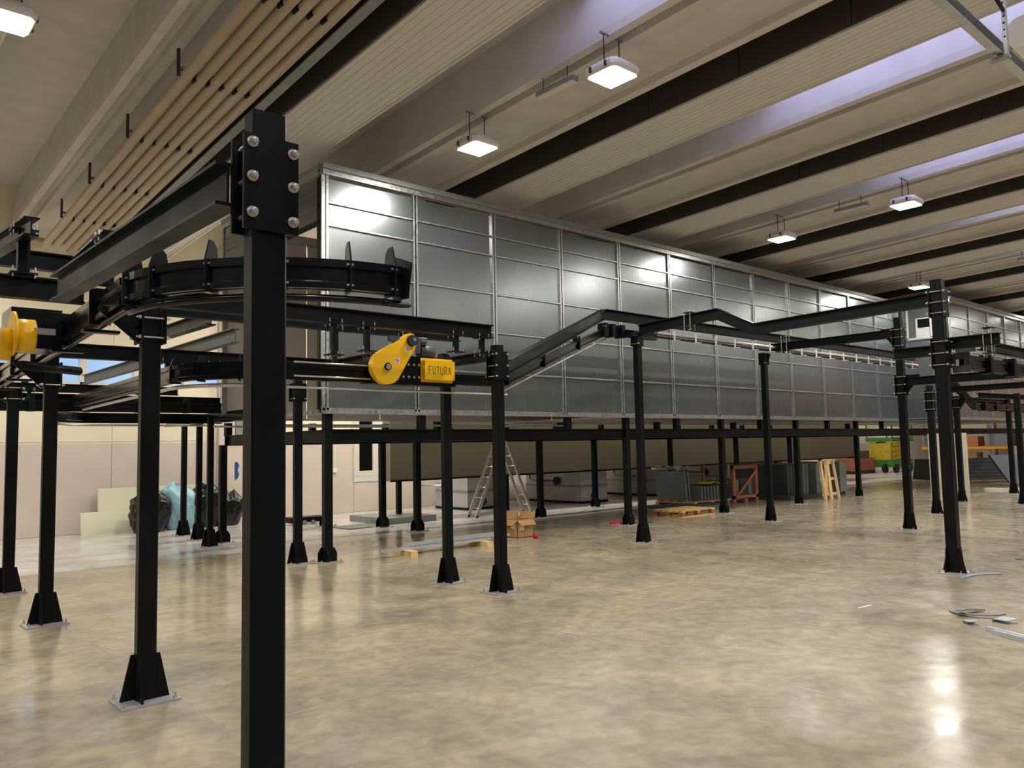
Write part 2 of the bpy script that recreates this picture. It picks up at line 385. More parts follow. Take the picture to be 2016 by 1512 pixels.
cs_ = MB().sweep([(-.06,-.01),(.06,-.01),(.06,.01),(-.06,.01)],[(4.06,-6,pz(-6)-.03),(4.06,16.6,pz(16.6)-.03)]); cs_.build('edge_tray','galv_dull',pb)

# ------------------------------------------------------------------ posts
def bolt(mb, p, axis, r=.011, h=.016):
    p = Vector(p); a = Vector(axis); mb.cyl(p, p+a*.004, r*1.6, 10); mb.cyl(p+a*.004, p+a*(.004+h), r, 6); return mb
def base_parts(t, wx, wy, foot, s=1.0):
    pl = .15*s
    MB().box((-pl*1.2,-pl,0),(pl*1.2,pl,.014)).build('base_plate','base_zinc',t)
    if foot == 'tri': pts = [(0,.014),(.085*s,.014),(.022*s,.30*s),(0,.30*s)]
    else: pts = [(0,.014),(.065*s,.014),(.065*s,.13*s),(.02*s,.21*s),(0,.21*s)]
    for ax, sg, half in ((0,1,wx/2),(0,-1,wx/2),(1,1,wy/2),(1,-1,wy/2)):
        poly = []
        for d, z in pts:
            p = [0,0,z]; p[ax] = sg*(half+d); poly.append(tuple(p))
        v = [0,0,0]; v[1-ax] = .012; off_ = (-sg*(wy/2-.012) if ax == 0 else sg*(wx/2-.012)); poly = [tuple(p[i]+(off_-.006 if i == 1-ax else 0) for i in range(3)) for p in poly]
        MB().prism(poly, v).build('gusset','black',t)
    for sx in (-1,1):
        for sy in (-1,1):
            mb = MB().cyl((sx*pl*1.02,sy*pl*.8,.014),(sx*pl*1.02,sy*pl*.8,.05),.007,6); mb.cyl((sx*pl*1.02,sy*pl*.8,.014),(sx*pl*1.02,sy*pl*.8,.028),.014,6)
            mb.build('anchor_bolt','zinc',t)
def column(t, wx, wy, h, z0=.014):
    c = .008; a, b = wx/2, wy/2
    pr = [(-a+c,-b),(a-c,-b),(a,-b+c),(a,b-c),(a-c,b),(-a+c,b),(-a,b-c),(-a,-b+c)]
    MB().prism([(x,y,z0) for x,y in pr],(0,0,h-z0)).build('column','black',t)
def collar(t, z0, z1, wx, wy, rods, side=1, wide=.05, gus=0, axis='x'):
    """clamp: plates on two opposite faces, threaded rods with nuts between them; gus = triangular bracket reach (signed)"""
    if axis == 'x':      # plates on the +x and -x faces, rods run along x
        for sg in (-1,1): MB().box((sg*(wx/2+.012)-.006, -wy/2-wide, z0),(sg*(wx/2+.012)+.006, wy/2+wide, z1)).build('clamp_plate','black',t)
        for z in rods:
            for sy in (-1,1):
                y = sy*(wy/2+wide*.6); mb = MB().cyl((-wx/2-.05,y,z),(wx/2+.05,y,z),.006,6)
                for q in (-1,1): mb.cyl((q*(wx/2+.02),y,z),(q*(wx/2+.034),y,z),.013,6)
                mb.build('threaded_rod','zinc',t)
    else:
        for sg in (-1,1): MB().box((-wx/2-wide, sg*(wy/2+.012)-.006, z0),(wx/2+wide, sg*(wy/2+.012)+.006, z1)).build('clamp_plate','black',t)
        for z in rods:
            for sx in (-1,1):
                x = sx*(wx/2+wide*.6); mb = MB().cyl((x,-wy/2-.05,z),(x,wy/2+.05,z),.006,6)
                for q in (-1,1): mb.cyl((x,q*(wy/2+.02),z),(x,q*(wy/2+.034),z),.013,6)
                mb.build('threaded_rod','zinc',t)
    if gus:
        r = abs(gus); sg = 1 if gus > 0 else -1
        if axis == 'x': MB().prism([(sg*(wx/2+.018),-.006,z0),(sg*(wx/2+.018),-.006,z1),(sg*(wx/2+r),-.006,z1),(sg*(wx/2+r),-.006,z1-.03)],(0,.012,0)).build('bracket','black',t)
        else: MB().prism([(-.006,sg*(wy/2+.018),z0),(-.006,sg*(wy/2+.018),z1),(-.006,sg*(wy/2+r),z1),(-.006,sg*(wy/2+r),z1-.03)],(.012,0,0)).build('bracket','black',t)
def post(loc, h, label, wx=.12, wy=.08, foot='tri', clamps=(), s=1.0, group='black steel conveyor posts', name='steel_post', cat='post'):
    t = thing(name, label, cat, (0,0,0), group)
    column(t, wx, wy, h); base_parts(t, wx, wy, foot, s)
    for c in clamps: collar(t, c[0], c[1], wx, wy, c[2], **(c[3] if len(c) > 3 else {}))
    t.location = (loc[0], loc[1], 0)
    return t

# foreground post with the big bolted plates
p1 = post((1.12,2.51), 2.735, 'nearest thick black post with two big bolted plates near its top')
for ya, nm in ((-.055,1),(.043,2)):
    MB().box((-.098,ya,2.325),(.093,ya+.012,2.645)).build('head_plate','black',p1)
for r, z in enumerate((2.615,2.50,2.38)):
    for c, x in enumerate((-.07,.072)):
        zz = z-.012*c
        mb = MB().cyl((x,-.075,zz),(x,.095,zz),.0075,10); mb.cyl((x,-.056,zz),(x,-.060,zz),.019,12); mb.cyl((x,-.060,zz),(x,-.064,zz),.016,12); mb.cyl((x,-.064,zz),(x,-.078,zz),.0135,6); mb.cyl((x,-.078,zz),(x,-.084,zz),.010,8,.006)
        mb.cyl((x,.055,zz),(x,.07,zz),.0135,6)
        mb.build('bolt','zinc',p1)
MB().box((-.056,-.036,2.735),(.056,.036,2.739)).build('end_cap','black',p1)

post((1.68,5.57), 2.62, 'black post with triangular bracket under the near curved track', clamps=[(2.33,2.56,(2.37,2.50),dict(gus=-.26))])
post((1.72,8.72), 2.56, 'black post with triangular bracket beside the ribbon window', clamps=[(2.25,2.50,(2.28,2.45),dict(gus=-.26))])
post((1.78,11.02), 2.45, 'black post farthest along the straight track at the floor edge', clamps=[(2.24,2.44,(2.28,2.41),dict(gus=-.2))])
post((5.22,10.58), 2.62, 'black post with four-bolt collar beside the oven platform corner', clamps=[(2.30,2.56,(2.34,2.50),dict(axis='y'))])
post((5.71,7.68), 2.33, 'black post carrying the yellow FUTURA drive box', wx=.11, wy=.09)
post((5.75,6.76), 2.735, 'black post with three bolt rows between drive box and rising track', wx=.11, wy=.11, clamps=[(2.34,2.66,(2.38,2.5,2.63),dict(axis='y',wide=.045))])
post((10.17,8.38), 3.37, 'black post under the crest of the rising track', wx=.11, wy=.11, clamps=[(3.2,3.38,(3.24,),dict(axis='y',wide=.02,gus=.0))])
post((14.45,8.63), 3.37, 'black post under the level silver-railed track', wx=.11, wy=.11, clamps=[(3.14,3.38,(3.18,),dict(axis='x',wide=.02,gus=.2))])
post((14.56,5.99), 3.76, 'black post with two bracket collars facing opposite ways', wx=.12, wy=.12, clamps=[(3.22,3.58,(3.25,3.4,3.54),dict(axis='y',gus=.26)),(2.36,2.72,(2.40,2.55,2.69),dict(axis='y',gus=-.26))])
post((10.2,3.71), 3.51, 'tallest black post with six clamp bolts near the bent floor plates', wx=.13, wy=.13, clamps=[(3.05,3.40,(3.10,3.23,3.36),dict(axis='y',wide=.03)),(2.43,2.79,(2.47,2.61,2.75),dict(axis='y',wide=.03))])
post((17.8,6.75), 2.7, 'black post half hidden behind the tallest post', wx=.12, wy=.12, clamps=[(2.15,2.6,(2.2,2.38,2.56),dict(axis='y',wide=.03))])
post((21.43,7.52), 2.62, 'black post standing in front of the white board', wx=.12, wy=.12, clamps=[(2.3,2.6,(2.34,2.56),dict(axis='y',gus=-.24))])
post((25.13,7.48), 2.7, 'black post beside the slanted grey plates', wx=.12, wy=.12)
post((21.32,6.15), 2.6, 'black post at the open hall side of the sheet stack', wx=.12, wy=.12)
for (x, y), l in (((5.44,15.85),'slim black post close to the rubbish bags'), ((5.38,14.88),'slim black post in the middle of the far row of three'), ((5.11,13.61),'slim black post of the far row nearest the platform corner')):
    post((x,y), 2.2, l, wx=.10, wy=.08)

# ------------------------------------------------------------------ oven platform
OY, OYB, OX0, OXE = 10.38, 14.03, 5.58, 25.0
GX = [OX0 + 3.29*i for i in range(7)]
names = ['at the open end of the oven', 'behind the rising track start', 'beside the red tool on the floor', 'beside the wooden pallet', 'beside the vertical sheet stack', 'past the pale timber trestle', 'behind the collared post']
for i, x in enumerate(GX[:7]):
    if i == 1: continue
    post((x, OY), 1.72 if i not in (0,2) else 2.15, 'platform column with chamfered foot, front row, ' + names[i], wx=.12, wy=.12, foot='oct', group='oven platform columns', name='platform_column', cat='column')
for (x, y), l in (((5.49,14.03),'platform column under the rear corner of the open oven end'), ((8.19,15.3),'dark platform column in front of the far wall'), ((8.8,14.05),'platform column beside the low grey plinth'), ((8.82,12.83),'platform column just in front of the grey plinth'), ((12.24,12.99),'platform column between ladder and steel tank'), ((15.16,14.03),'platform column in front of the second steel tank'), ((18.25,13.97),'platform column in front of the third steel tank'), ((21.6,14.0),'rear platform column behind the timber crate'), ((24.8,14.0),'rear platform column under the far oven end')):
    post((x, y), 1.72, l, wx=.12, wy=.12, foot='oct', group='oven platform columns', name='platform_column', cat='column')
BZ = 1.80
def beam(name, pts, h, w, label, cat='beam', group=None, mt='black'):
    return single(name, MB().sweep(iprof(h, w), pts), mt, label, cat, group)
g = 'oven platform beams'
beam('platform_beam', [(OX0-.06,OY,BZ),(37,OY,BZ)], .19, .13, 'long black beam along the front of the oven platform', group=g)
beam('platform_beam', [(OX0-.06,OYB,BZ),(38,OYB,BZ)], .19, .13, 'long black beam along the rear of the oven platform', group=g)
for i, x in enumerate([OX0]+GX[1:]):
    beam('platform_beam', [(x,OY+.07,BZ-.0),(x,OYB-.07,BZ)], .18, .11, 'black cross beam of the platform '+(names+['','',''])[i], group=g)
# stub posts between platform and oven
k = 0
for x in [OX0+1.645*i for i in range(13)]:
    for y in (OY, OYB, 12.2):
        if x == OX0 and y == OY: continue
        k = round((x-OX0)/1.645)
        if y == 12.2 and k % 2: continue
        if y == 12.2: MB_ = MB().box((x-.06,y-.06,1.9),(x+.06,y+.06,2.11))
        else: MB_ = MB().box((x-.055,y-.055,1.895),(x+.055,y+.055,2.11))
        single('stub_post', MB_, 'black', 'short black stub post between platform beam and oven floor', 'post', 'stub posts under the oven')
for y, z, l in ((11.6,2.08,'closest to the front beam'),(11.75,2.0,'just below and behind the first'),(13.4,2.03,'closest to the rear beam')):
    single('floor_rail', MB().box((OX0-.5,y-.02,z-.016),(12.05,y+.02,z+.016)), 'galv_bright', 'thin galvanised rail across the open platform, '+l, 'rail', 'rails under the oven')

# ------------------------------------------------------------------ ovens
ROWS = [2.20,2.84,3.54,4.21,4.88,5.22,5.60]
def oven(name, label, x0, n, y, yb, pitch, skip_back=False):
    t = thing(name, label, 'oven', (x0, y, 2.17))
    x1 = x0+n*pitch
    # bottom and top trims
    MB().box((x0,y-.03,2.13),(x1,y+.05,2.20)).build('bottom_rail','galv',t)
    MB().box((x0,y-.035,2.115),(x1,y-.028,2.16)).build('drip_edge','galv',t)
    MB().box((x0,y-.06,5.62),(x1,y+.06,5.70)).build('top_rail','galv',t)
    MB().box((x0-.02,y-.10,5.70),(x1,y+.06,5.78)).build('top_trim','galv_dull',t)
    rib0 = pan = None
    cell = {}
    for i in range(n+1):
        x = x0+i*pitch
        mb = MB()
        if i == 0: mb.box((x-.01,y-.03,2.14),(x+.045,y+.045,5.68))
        else: mb.box((x-.045,y-.03,2.17),(x-.012,y+.02,5.62))
        if i < n: mb.box((x+(.06 if i == 0 else .012),y-.03,2.17),(x+(.10 if i == 0 else .045),y+.02,5.62))
        mb.build('mullion','galv',t)
        MB().box((x-.012,y+.0,2.17),(x+.06,y+.03,5.62)).build('mullion_core','black',t)
    for i in range(n):
        xa = x0+i*pitch+(.10 if i == 0 else .045); xb = x0+(i+1)*pitch-.045
        for j in range(len(ROWS)-1):
            if i <= 1:
                p = MB().box((xa,y+.004,ROWS[j]),(xb,y+.012,ROWS[j+1]-.006 if j < 5 else 5.58)).build('panel','panel',t); cell[(i,j)] = p
                if j: r = MB().add([(xa,y-.03,ROWS[j]-.012),(xb,y-.03,ROWS[j]-.012),(xb,y+.004,ROWS[j]-.012),(xa,y+.004,ROWS[j]-.012),(xa,y-.03,ROWS[j]+.006),(xb,y-.03,ROWS[j]+.006),(xb,y+.004,ROWS[j]+.02),(xa,y+.004,ROWS[j]+.02)],[(0,3,2,1),(4,5,6,7),(0,1,5,4),(1,2,6,5),(2,3,7,6),(3,0,4,7)]).build('panel_rib','galv',t); cell[(i,j,'r')] = r
            else:
                dup_mesh(cell[(1,j)], (pitch*(i-1),0,0), t)
                if j: dup_mesh(cell[(1,j,'r')], (pitch*(i-1),0,0), t)
    # inner skin and rear wall
    if not skip_back:
        MB().box((x0+.1,y+.10,2.2),(x1,y+.12,5.3)).build('inner_skin','galv_dull',t)
        for i in range(n):
            MB().box((x0+i*pitch+.01,yb-.02,2.2),(x0+(i+1)*pitch-.01,yb,5.55)).build('rear_panel','rear_skin',t)
        MB().box((x0,yb-.06,5.55),(x1,yb+.06,5.72)).build('top_rail','galv',t)
        px_ = max(x0, 12.1); MB().box((px_,y+.06,2.12),(x1,yb,2.15)).build('floor_pan','galv_dull',t); MB().box((px_-.03,y+.06,2.12),(px_,yb,2.16)).build('pan_edge','galv_bright',t)
    return t, x1
ov, ox1 = oven('oven', 'huge galvanised sheet-metal oven raised on a black platform', 5.45, 12, 10.3, 14.0, 1.632)
# open end frame of the oven
x = 5.45
MB().box((x-.02,10.36,5.62),(x+.05,14.0,5.70)).build('end_top_rail','galv',ov)
MB().box((x-.04,10.3,5.70),(x+.06,14.0,5.78)).build('top_trim','galv_dull',ov)
MB().box((x-.02,13.94,2.14),(x+.06,14.03,5.62)).build('end_post','galv',ov)
MB().box((x-.01,10.3,2.12),(x+.05,14.0,2.18)).build('end_bottom_rail','galv',ov)
for a, b in ((10.40,12.2),(12.22,13.92)):
    for z0, z1 in ((4.95,5.18),(5.19,5.4),(5.41,5.6)): MB().box((x+.0,a,z0),(x+.01,b,z1)).build('transom_panel','panel',ov)
MB().box((x-.02,10.36,4.90),(x+.05,13.95,4.95)).build('transom_rail','black',ov)
MB().box((x-.01,10.33,2.18),(x+.02,10.42,5.6)).build('end_post','black',ov)
# projecting second oven with a door in its short side
o2, o2x = oven('oven', 'second galvanised oven section standing proud of the long wall, with a small window', 25.16, 7, 8.9, 14.0, 1.632)
x = 25.16
for j in range(len(ROWS)-1): MB().box((x-.01,8.95,ROWS[j]),(x,10.30,ROWS[j+1]-.006)).build('end_panel','panel',o2)
MB().box((x-.03,8.9,5.62),(x+.05,10.3,5.78)).build('top_trim','galv_dull',o2)
MB().box((x-.03,8.9,2.13),(x+.05,10.3,2.20)).build('end_bottom_rail','galv',o2)
yl, yr = at_x(1786,640,x).y, at_x(1836,640,x).y; zb, zt = at_x(1800,668,x).z, at_x(1800,606,x).z
wl, wr = at_x(1808,640,x).y, at_x(1831,640,x).y; wb_, wt, wm = at_x(1820,666,x).z, at_x(1820,626,x).z, at_x(1820,645,x).z
dr = MB().box((x-.05,yr,zb),(x-.012,yl,zt)).build('access_door','panel',o2)
fr = MB()
for q in (((x-.07,yl-.05,zb),(x-.04,yl,zt)),((x-.07,yr,zb),(x-.04,yr+.05,zt)),((x-.07,yr,zb-.03),(x-.04,yl,zb+.03)),((x-.08,wl,wb_),(x-.05,wl+.05,wt)),((x-.08,wr,wb_),(x-.05,wl,wb_+.04)),((x-.08,wr,wt-.03),(x-.05,wl,wt))): fr.box(*q)
fr.build('door_frame','galv_bright',dr)
MB().box((x-.056,wr,wm),(x-.051,wl,wt)).build('window_opening','void',dr)
MB().box((x-.058,wr,wb_),(x-.051,wl,wm)).build('window_pane','steel',dr)

# beige tunnel and steel tanks below the platform
tn = thing('washing_tunnel', 'long beige tunnel hanging low behind the platform columns', 'tunnel', (9.4,15,.88))
for i in range(7):
    xa = 9.6+i*3.2
    MB().box((xa,15.0,.88),(xa+3.21,15.3 if i == 0 else 17.2,2.35)).build('tunnel_section','tunnel',tn)
MB().box((9.6,14.985,.86),(31.9,15.0,.9)).build('lower_edge','black',tn)
for i in range(8): MB().box((9.9+i*3.2,15.15,0),(10.0+i*3.2,15.25,.88)).build('support_leg','black',tn)
def tank(x, y, label):
    t = thing('steel_tank', label, 'tank', (x,y,0), 'steel tanks under the tunnel')
    MB().box((x,y,.03),(x+1.05,17.3,.86)).build('body','steel',t)
    MB().box((x-.02,y-.02,.44),(x+1.07,17.3,.50)).build('band','galv_dull',t)
    MB().box((x-.02,y-.02,.0),(x+1.07,17.3,.06)).build('skid','black',t)
    mb = MB().cyl((x-.02,y+.9,.60),(x-.14,y+.9,.60),.05,12); mb.cyl((x-.05,y+.9,.60),(x-.07,y+.9,.60),.12,14); mb.build('flange','motor',t)
    MB().tube([(x-.14,y+.9,.60),(x-.14,y+1.8,.60),(x-.14,y+1.9,.66),(x-.14,y+1.9,.85)],.03,10).build('pipe','galv',t)
    MB().cyl((x+.5,y-.04,.2),(x+.5,y,.2),.10,14).build('drain_cap','motor',t)
tank(12.5,15.95,'stainless steel tank directly behind the ladder')
tank(15.75,15.1,'stainless steel tank with a straight pipe, right of the ladder')
tank(19.25,14.95,'stainless steel tank behind the crest-track post')
tank(22.6,14.95,'stainless steel tank behind the leaning sheet stack')
tank(26.0,14.95,'stainless steel tank behind the pale timber trestle')

# ------------------------------------------------------------------ conveyor beams and tracks
def clampset(name, c, axis, h, label, w=.10):
    "cross clamp of two plates and four rods, at point c, between two crossing beams"
    t = thing(name, label, 'clamp', c, 'bolted beam clamps')
    c = Vector(c)
    for sg in (-1,1): MB().cbox(c+Vector((0,0,sg*h/2)), (w*1.6,w*1.6,.012)).build('clamp_plate','black',t)
    for sx in (-1,1):
        for sy in (-1,1):
            p = c+Vector((sx*w*.62,sy*w*.62,0)); mb = MB().cyl(p+Vector((0,0,-h/2-.045)),p+Vector((0,0,h/2+.045)),.006,6)
            for q in (-1,1): mb.cyl(p+Vector((0,0,q*(h/2+.006))),p+Vector((0,0,q*(h/2+.022))),.013,6)
            mb.build('threaded_rod','zinc',t)
    return t
def hanger(x, y, z0, z1, label, w=.05):
    t = thing('beam_hanger', label, 'hanger', (x,y,z0), 'hangers between stacked beams')
    MB().box((x-w/2,y-w/2,z0),(x+w/2,y+w/2,z1)).build('tube','black',t)
    for z, s in ((z1,1),(z0,-1)):
        MB().cbox((x,y,z),(.16,.12,.012)).build('end_plate','black',t)
        for sx in (-1,1):
            for sy in (-1,1): MB().cyl((x+sx*.065,y+sy*.045,z-.03),(x+sx*.065,y+sy*.045,z+.045),.006,6).build('threaded_rod','zinc',t)
    return t
def arc(cx, cy, r, a0, a1, z, n=18): return [(cx+r*math.cos(math.radians(a0+(a1-a0)*i/n)), cy+r*math.sin(math.radians(a0+(a1-a0)*i/n)), z) for i in range(n+1)]
def fin(p, tan, h0, h1, w, outw, mt='black'):
    "support plate across a track: p centre, tan track direction"
    p = Vector(p); tn_ = Vector(tan); tn_.z = 0; tn_.normalize(); s = tn_.cross(Vector((0,0,1)))
    poly = [p+s*a+Vector((0,0,b)) for a, b in ((-w,h0),(w,h0),(w,h1*.45),(w*.4,h1),(-w*.5-outw,h1*1.0),(-w-outw,h1*.85),(-w,h1*.4))]
    poly = [q-tn_*.005 for q in poly]
    return MB().prism(poly, tn_*.01)
# -- near line: main beam from the nearest post, straight track and open quarter bend
beam('support_beam', [(1.015,2.57,2.495),(1.0,4.95,2.525)], .148, .084, 'heavy black beam reaching back from the nearest post', group='conveyor support beams')
nz = 2.60
t = thing('conveyor_track', 'near black conveyor track with an open-ended quarter bend', 'conveyor', (1.45,5.2,nz), 'black conveyor tracks')
R_ = 1.17; cx, cy = 2.60, 5.15
bend = [(2.62,3.98,nz)] + arc(cx, cy, R_, 270, 180, nz, 20)
strt = [(1.43,5.2,nz),(1.60,10.9,2.50),(1.64,12.3,2.47)]
MB().sweep(TRACK, bend).build('bend_track','black_gloss',t)
MB().sweep(TRACK, strt).build('straight_track','black_gloss',t)
MB().tube([(2.50,3.98,nz-.135)]+[(x,y,z-.135) for x,y,z in arc(cx,cy,R_,272,180,nz,20)]+[(x,y,z-.115) for x,y,z in strt], .022, 8).build('guide_tube','black_gloss',t)
for a in (183,198,217,238,255,268):
    p = (cx+R_*math.cos(math.radians(a)), cy+R_*math.sin(math.radians(a)), nz)
    tv = (-math.sin(math.radians(a)), math.cos(math.radians(a)), 0)
    f = fin(p, tv, -.10, .20, .065, -.02).build('support_plate','black',t)
    P = Vector(p); T = Vector(tv); S = T.cross(Vector((0,0,1)))
    for du, dz in ((-.045,.06),(.045,.06),(-.045,-.06),(.045,-.06)):
        q = P+S*du+Vector((0,0,dz)); MB().cyl(q-T*.02,q+T*.02,.007,6).build('bolt','zinc',f)
MB().prism([(2.625,3.90,nz-.11),(2.625,4.06,nz-.11),(2.625,4.06,nz+.10),(2.625,4.02,nz+.16),(2.625,3.86,nz+.10)],(.012,0,0)).build('end_plate','black',t)
for y in (5.9,7.0,8.2,9.4,10.5):
    f = (y-5.2)/5.7; x = 1.43+.17*f; z = nz-.10*f
    MB().prism([(x-.07,y,z-.10),(x+.07,y,z-.10),(x+.07,y,z+.15),(x-.07,y,z+.15)],(0,.01,0)).build('support_plate','black',t)
    MB().box((x-.11,y-.04,z-.16),(x+.12,y+.04,z-.14)).build('cross_foot','black',t)
# -- left cluster: cross beams, hangers, second yellow drive
bmL = 'conveyor support beams'
def pxbeam(name, pa, pb, Y, h, w, label, mode='y', group=bmL, mt='black'):
    f = at_y if mode == 'y' else at_x
    a = f(*pa, Y); b = f(*pb, Y); z = (a.z+b.z)/2; a.z = b.z = z
    return beam(name, [a,b], h, w, label, group=group, mt=mt)
pxbeam('support_beam', (-120,548), (165,580), 6.1, .15, .09, 'black cross beam above the half-seen yellow drive')
pxbeam('support_beam', (-120,492), (150,522), 7.6, .15, .09, 'upper black cross beam below the end of the beige pipes')
beam('support_beam', [at_x(-60,520,1.0)+Vector((0,0,0)), at_x(62,445,1.0)], .12, .09, 'short black beam rising above the left hanger', group=bmL)
a = at_y(215,468,6.4); b = at_y(120,545,8.2); b.z = a.z
beam('support_beam', [a,b], .12, .09, 'short black beam above the second hanger near the pipe ends', group=bmL)
for (px, pt, pb_, Y), l in (((47,455,540,6.1),'black hanger column above the half-seen yellow drive'), ((212,470,560,5.6),'black hanger clamped beside the heavy beam')):
    a = at_y(px,pt,Y); b = at_y(px,pb_,Y); hanger(a.x, a.y, b.z, a.z, l, .07)

def drive(name, label, org, sign, letters):
    """caterpillar drive along +x seen from -y; org = lower left front corner of its black box"""
    t = thing(name, label, 'drive unit', org, 'yellow conveyor drives')
    ox, oy, oz = org
    MB().box((ox,oy,oz),(ox+1.12,oy+.16,oz+.28)).build('body','black_gloss',t)
    MB().box((ox-.03,oy-.012,oz-.03),(ox+1.14,oy+.17,oz)).build('bottom_flange','black',t)
    MB().box((ox-.02,oy+.03,oz+.27),(ox+1.1,oy+.15,oz+.30)).build('top_flange','black',t)
    # tear-drop belt cover
    c0 = Vector((ox+.15,0,oz+.15)); c1 = Vector((ox+.46,0,oz+.455)); r0, r1 = .19, .085
    d = (c1-c0).normalized(); nn = Vector((d.z,0,-d.x)); ang0 = math.atan2(nn.z,nn.x); pts = []
    for i in range(15): a_ = ang0+PI+PI*i/14; pts.append(c0+Vector((math.cos(a_),0,math.sin(a_)))*r0)
    for i in range(11): a_ = ang0+PI*i/10; pts.append(c1+Vector((math.cos(a_),0,math.sin(a_)))*r1)
    pts = [(p.x,oy-.10,p.z) for p in pts]
    MB().prism(pts,(0,.085,0)).build('belt_cover','yellow',t)
    MB().cyl((c0.x,oy-.115,c0.z),(c0.x,oy-.10,c0.z),.042,18).build('shaft_ring','black',t)
    MB().cyl((c0.x,oy-.122,c0.z),(c0.x,oy-.11,c0.z),.03,18).build('shaft_cap','zinc',t)
    MB().cyl((c1.x,oy-.15,c1.z),(c1.x,oy-.10,c1.z),.062,18,).build('knob','rubber',t)
    MB().cyl((c1.x+.012,oy-.155,c1.z+.01),(c1.x+.012,oy-.148,c1.z+.01),.02,12).build('knob_cap','zinc',t)
    for f_ in (.28,.72):
        q = c0.lerp(c1,f_)+Vector((.035,0,-.01))
        s_ = MB().box((q.x-.032,oy-.103,q.z-.032),(q.x+.032,oy-.1005,q.z+.032)).build('warning_sticker','label_white',t)
        rg = MB(); n=20
        vs = [(q.x+math.cos(2*PI*i/n)*r,oy-.1042,q.z+math.sin(2*PI*i/n)*r) for r in (.026,.020) for i in range(n)]
        rg.add(vs,[(i,(i+1)%n,n+(i+1)%n,n+i) for i in range(n)]); rg.prism([(q.x-.017,oy-.1045,q.z+.013),(q.x-.013,oy-.1045,q.z+.017),(q.x+.017,oy-.1045,q.z-.013),(q.x+.013,oy-.1045,q.z-.017)],(0,.0005,0)); rg.build('prohibition_ring','red',s_)
        MB().cyl((q.x,oy-.1040,q.z),(q.x,oy-.1032,q.z),.009,8).build('hand_mark','rubber',s_)
    # gear motor
    g_ = t; gx = ox+.66
    MB().cyl((gx,oy+.05,oz+.36),(gx+.19,oy+.05,oz+.36),.075,14).build('motor_body','motor',g_)
    MB().cyl((gx+.02,oy+.05,oz+.43),(gx+.02,oy+.05,oz+.50),.07,14,.085).build('motor_bell','motor',g_)
    MB().cyl((gx+.02,oy+.05,oz+.50),(gx+.02,oy+.05,oz+.515),.086,14).build('motor_flange','galv_dull',g_)
    MB().box((gx-.16,oy-.02,oz+.33),(gx-.02,oy+.11,oz+.47)).build('gearbox','motor',g_)
    MB().box((gx-.185,oy-.03,oz+.31),(gx-.10,oy-.02,oz+.45)).build('torque_plate','galv',g_)
    MB().tube([(gx-.13,oy,oz+.45),(gx-.2,oy-.02,oz+.5),(gx-.26,oy-.04,oz+.47)],.012,6).build('cable','rubber',g_)
    MB().box((ox+.98,oy+.02,oz+.27),(ox+1.08,oy+.12,oz+.36)).build('end_block','black',t)
    MB().box((ox+.20,oy-.08,oz+.44),(ox+.32,oy-.02,oz+.50)).build('cover_handle','motor',t)
    if sign:
        sx0, sx1 = ox+.66, ox+1.08
        sb = MB().box((sx0,oy-.075,oz+.035),(sx1,oy-.01,oz+.255)).build('name_box','yellow',t)
        MB().box((sx0-.015,oy-.014,oz+.01),(sx1+.01,oy-.008,oz+.285)).build('backing_plate','yellow',sb)
        L = {'F':[((0,0),(0,1)),((0,1),(.6,1)),((0,.55),(.5,.55))],'U':[((0,1),(0,.25)),((0,.25),(.15,0)),((.15,0),(.45,0)),((.45,0),(.6,.25)),((.6,.25),(.6,1))],'T':[((0,1),(.6,1)),((.3,1),(.3,0))],'R':[((0,0),(0,1)),((0,1),(.45,1)),((.45,1),(.6,.8)),((.6,.8),(.45,.5)),((.45,.5),(0,.5)),((.3,.5),(.6,0))],'A':[((0,0),(.3,1)),((.3,1),(.6,0)),((.12,.35),(.48,.35))]}
        ch = .088; lx = sx0+.055; lz = oz+.10
        for c_ in letters:
            mb = MB()
            for (u0,v0),(u1,v1) in L[c_]: mb.cyl((lx+u0*ch*.62,oy-.0755,lz+v0*ch),(lx+u1*ch*.62,oy-.0755,lz+v1*ch),.0035,6)
            mb.build('letter_'+c_.lower(),'letter',sb); lx += .055
    for i in range(5):
        for z in (.06,.2): bolt(MB(),(ox+.42+i*.07 if i<4 else ox+1.1,oy,oz+z),(0,-1,0),.009,.008).build('bolt','zinc',t)
    return t
drive('conveyor_drive', 'yellow FUTURA drive unit with tear-drop belt cover', (4.50,7.40,2.335), True, 'FUTURA')
# second drive, its yellow cover cut by the picture edge
d2 = thing('conveyor_drive', 'half-seen yellow drive cover beside the near straight track', 'drive unit', (1.2,7.0,2.5), 'yellow conveyor drives')
a = at_y(20,605,7.0); b = at_y(118,690,7.0)
MB().box((a.x,6.95,b.z),(b.x,7.35,a.z)).build('body','black_gloss',d2)
c = at_y(30,660,6.8)
MB().cyl((c.x-.01,6.80,c.z),(c.x+.12,6.80,c.z),.125,24).build('belt_cover','yellow',d2)
MB().cyl((c.x-.03,6.78,c.z+.01),(c.x-.01,6.78,c.z+.01),.165,24).build('cover_disc','yellow',d2)
MB().cyl((c.x-.2,6.82,c.z-.07),(c.x-.03,6.82,c.z-.07),.12,24).build('cover_skirt','yellow',d2)
MB().cyl((c.x-.21,6.78,c.z+.03),(c.x-.225,6.78,c.z+.03),.04,14).build('shaft_cap','zinc',d2)
MB().box((c.x+.10,6.68,c.z+.005),(c.x+.24,6.70,c.z+.05)).build('latch','zinc',d2)
MB().cyl((c.x+.05,6.8,c.z-.22),(c.x+.5,7.1,c.z-.22),.035,10).build('tension_arm','black',d2)

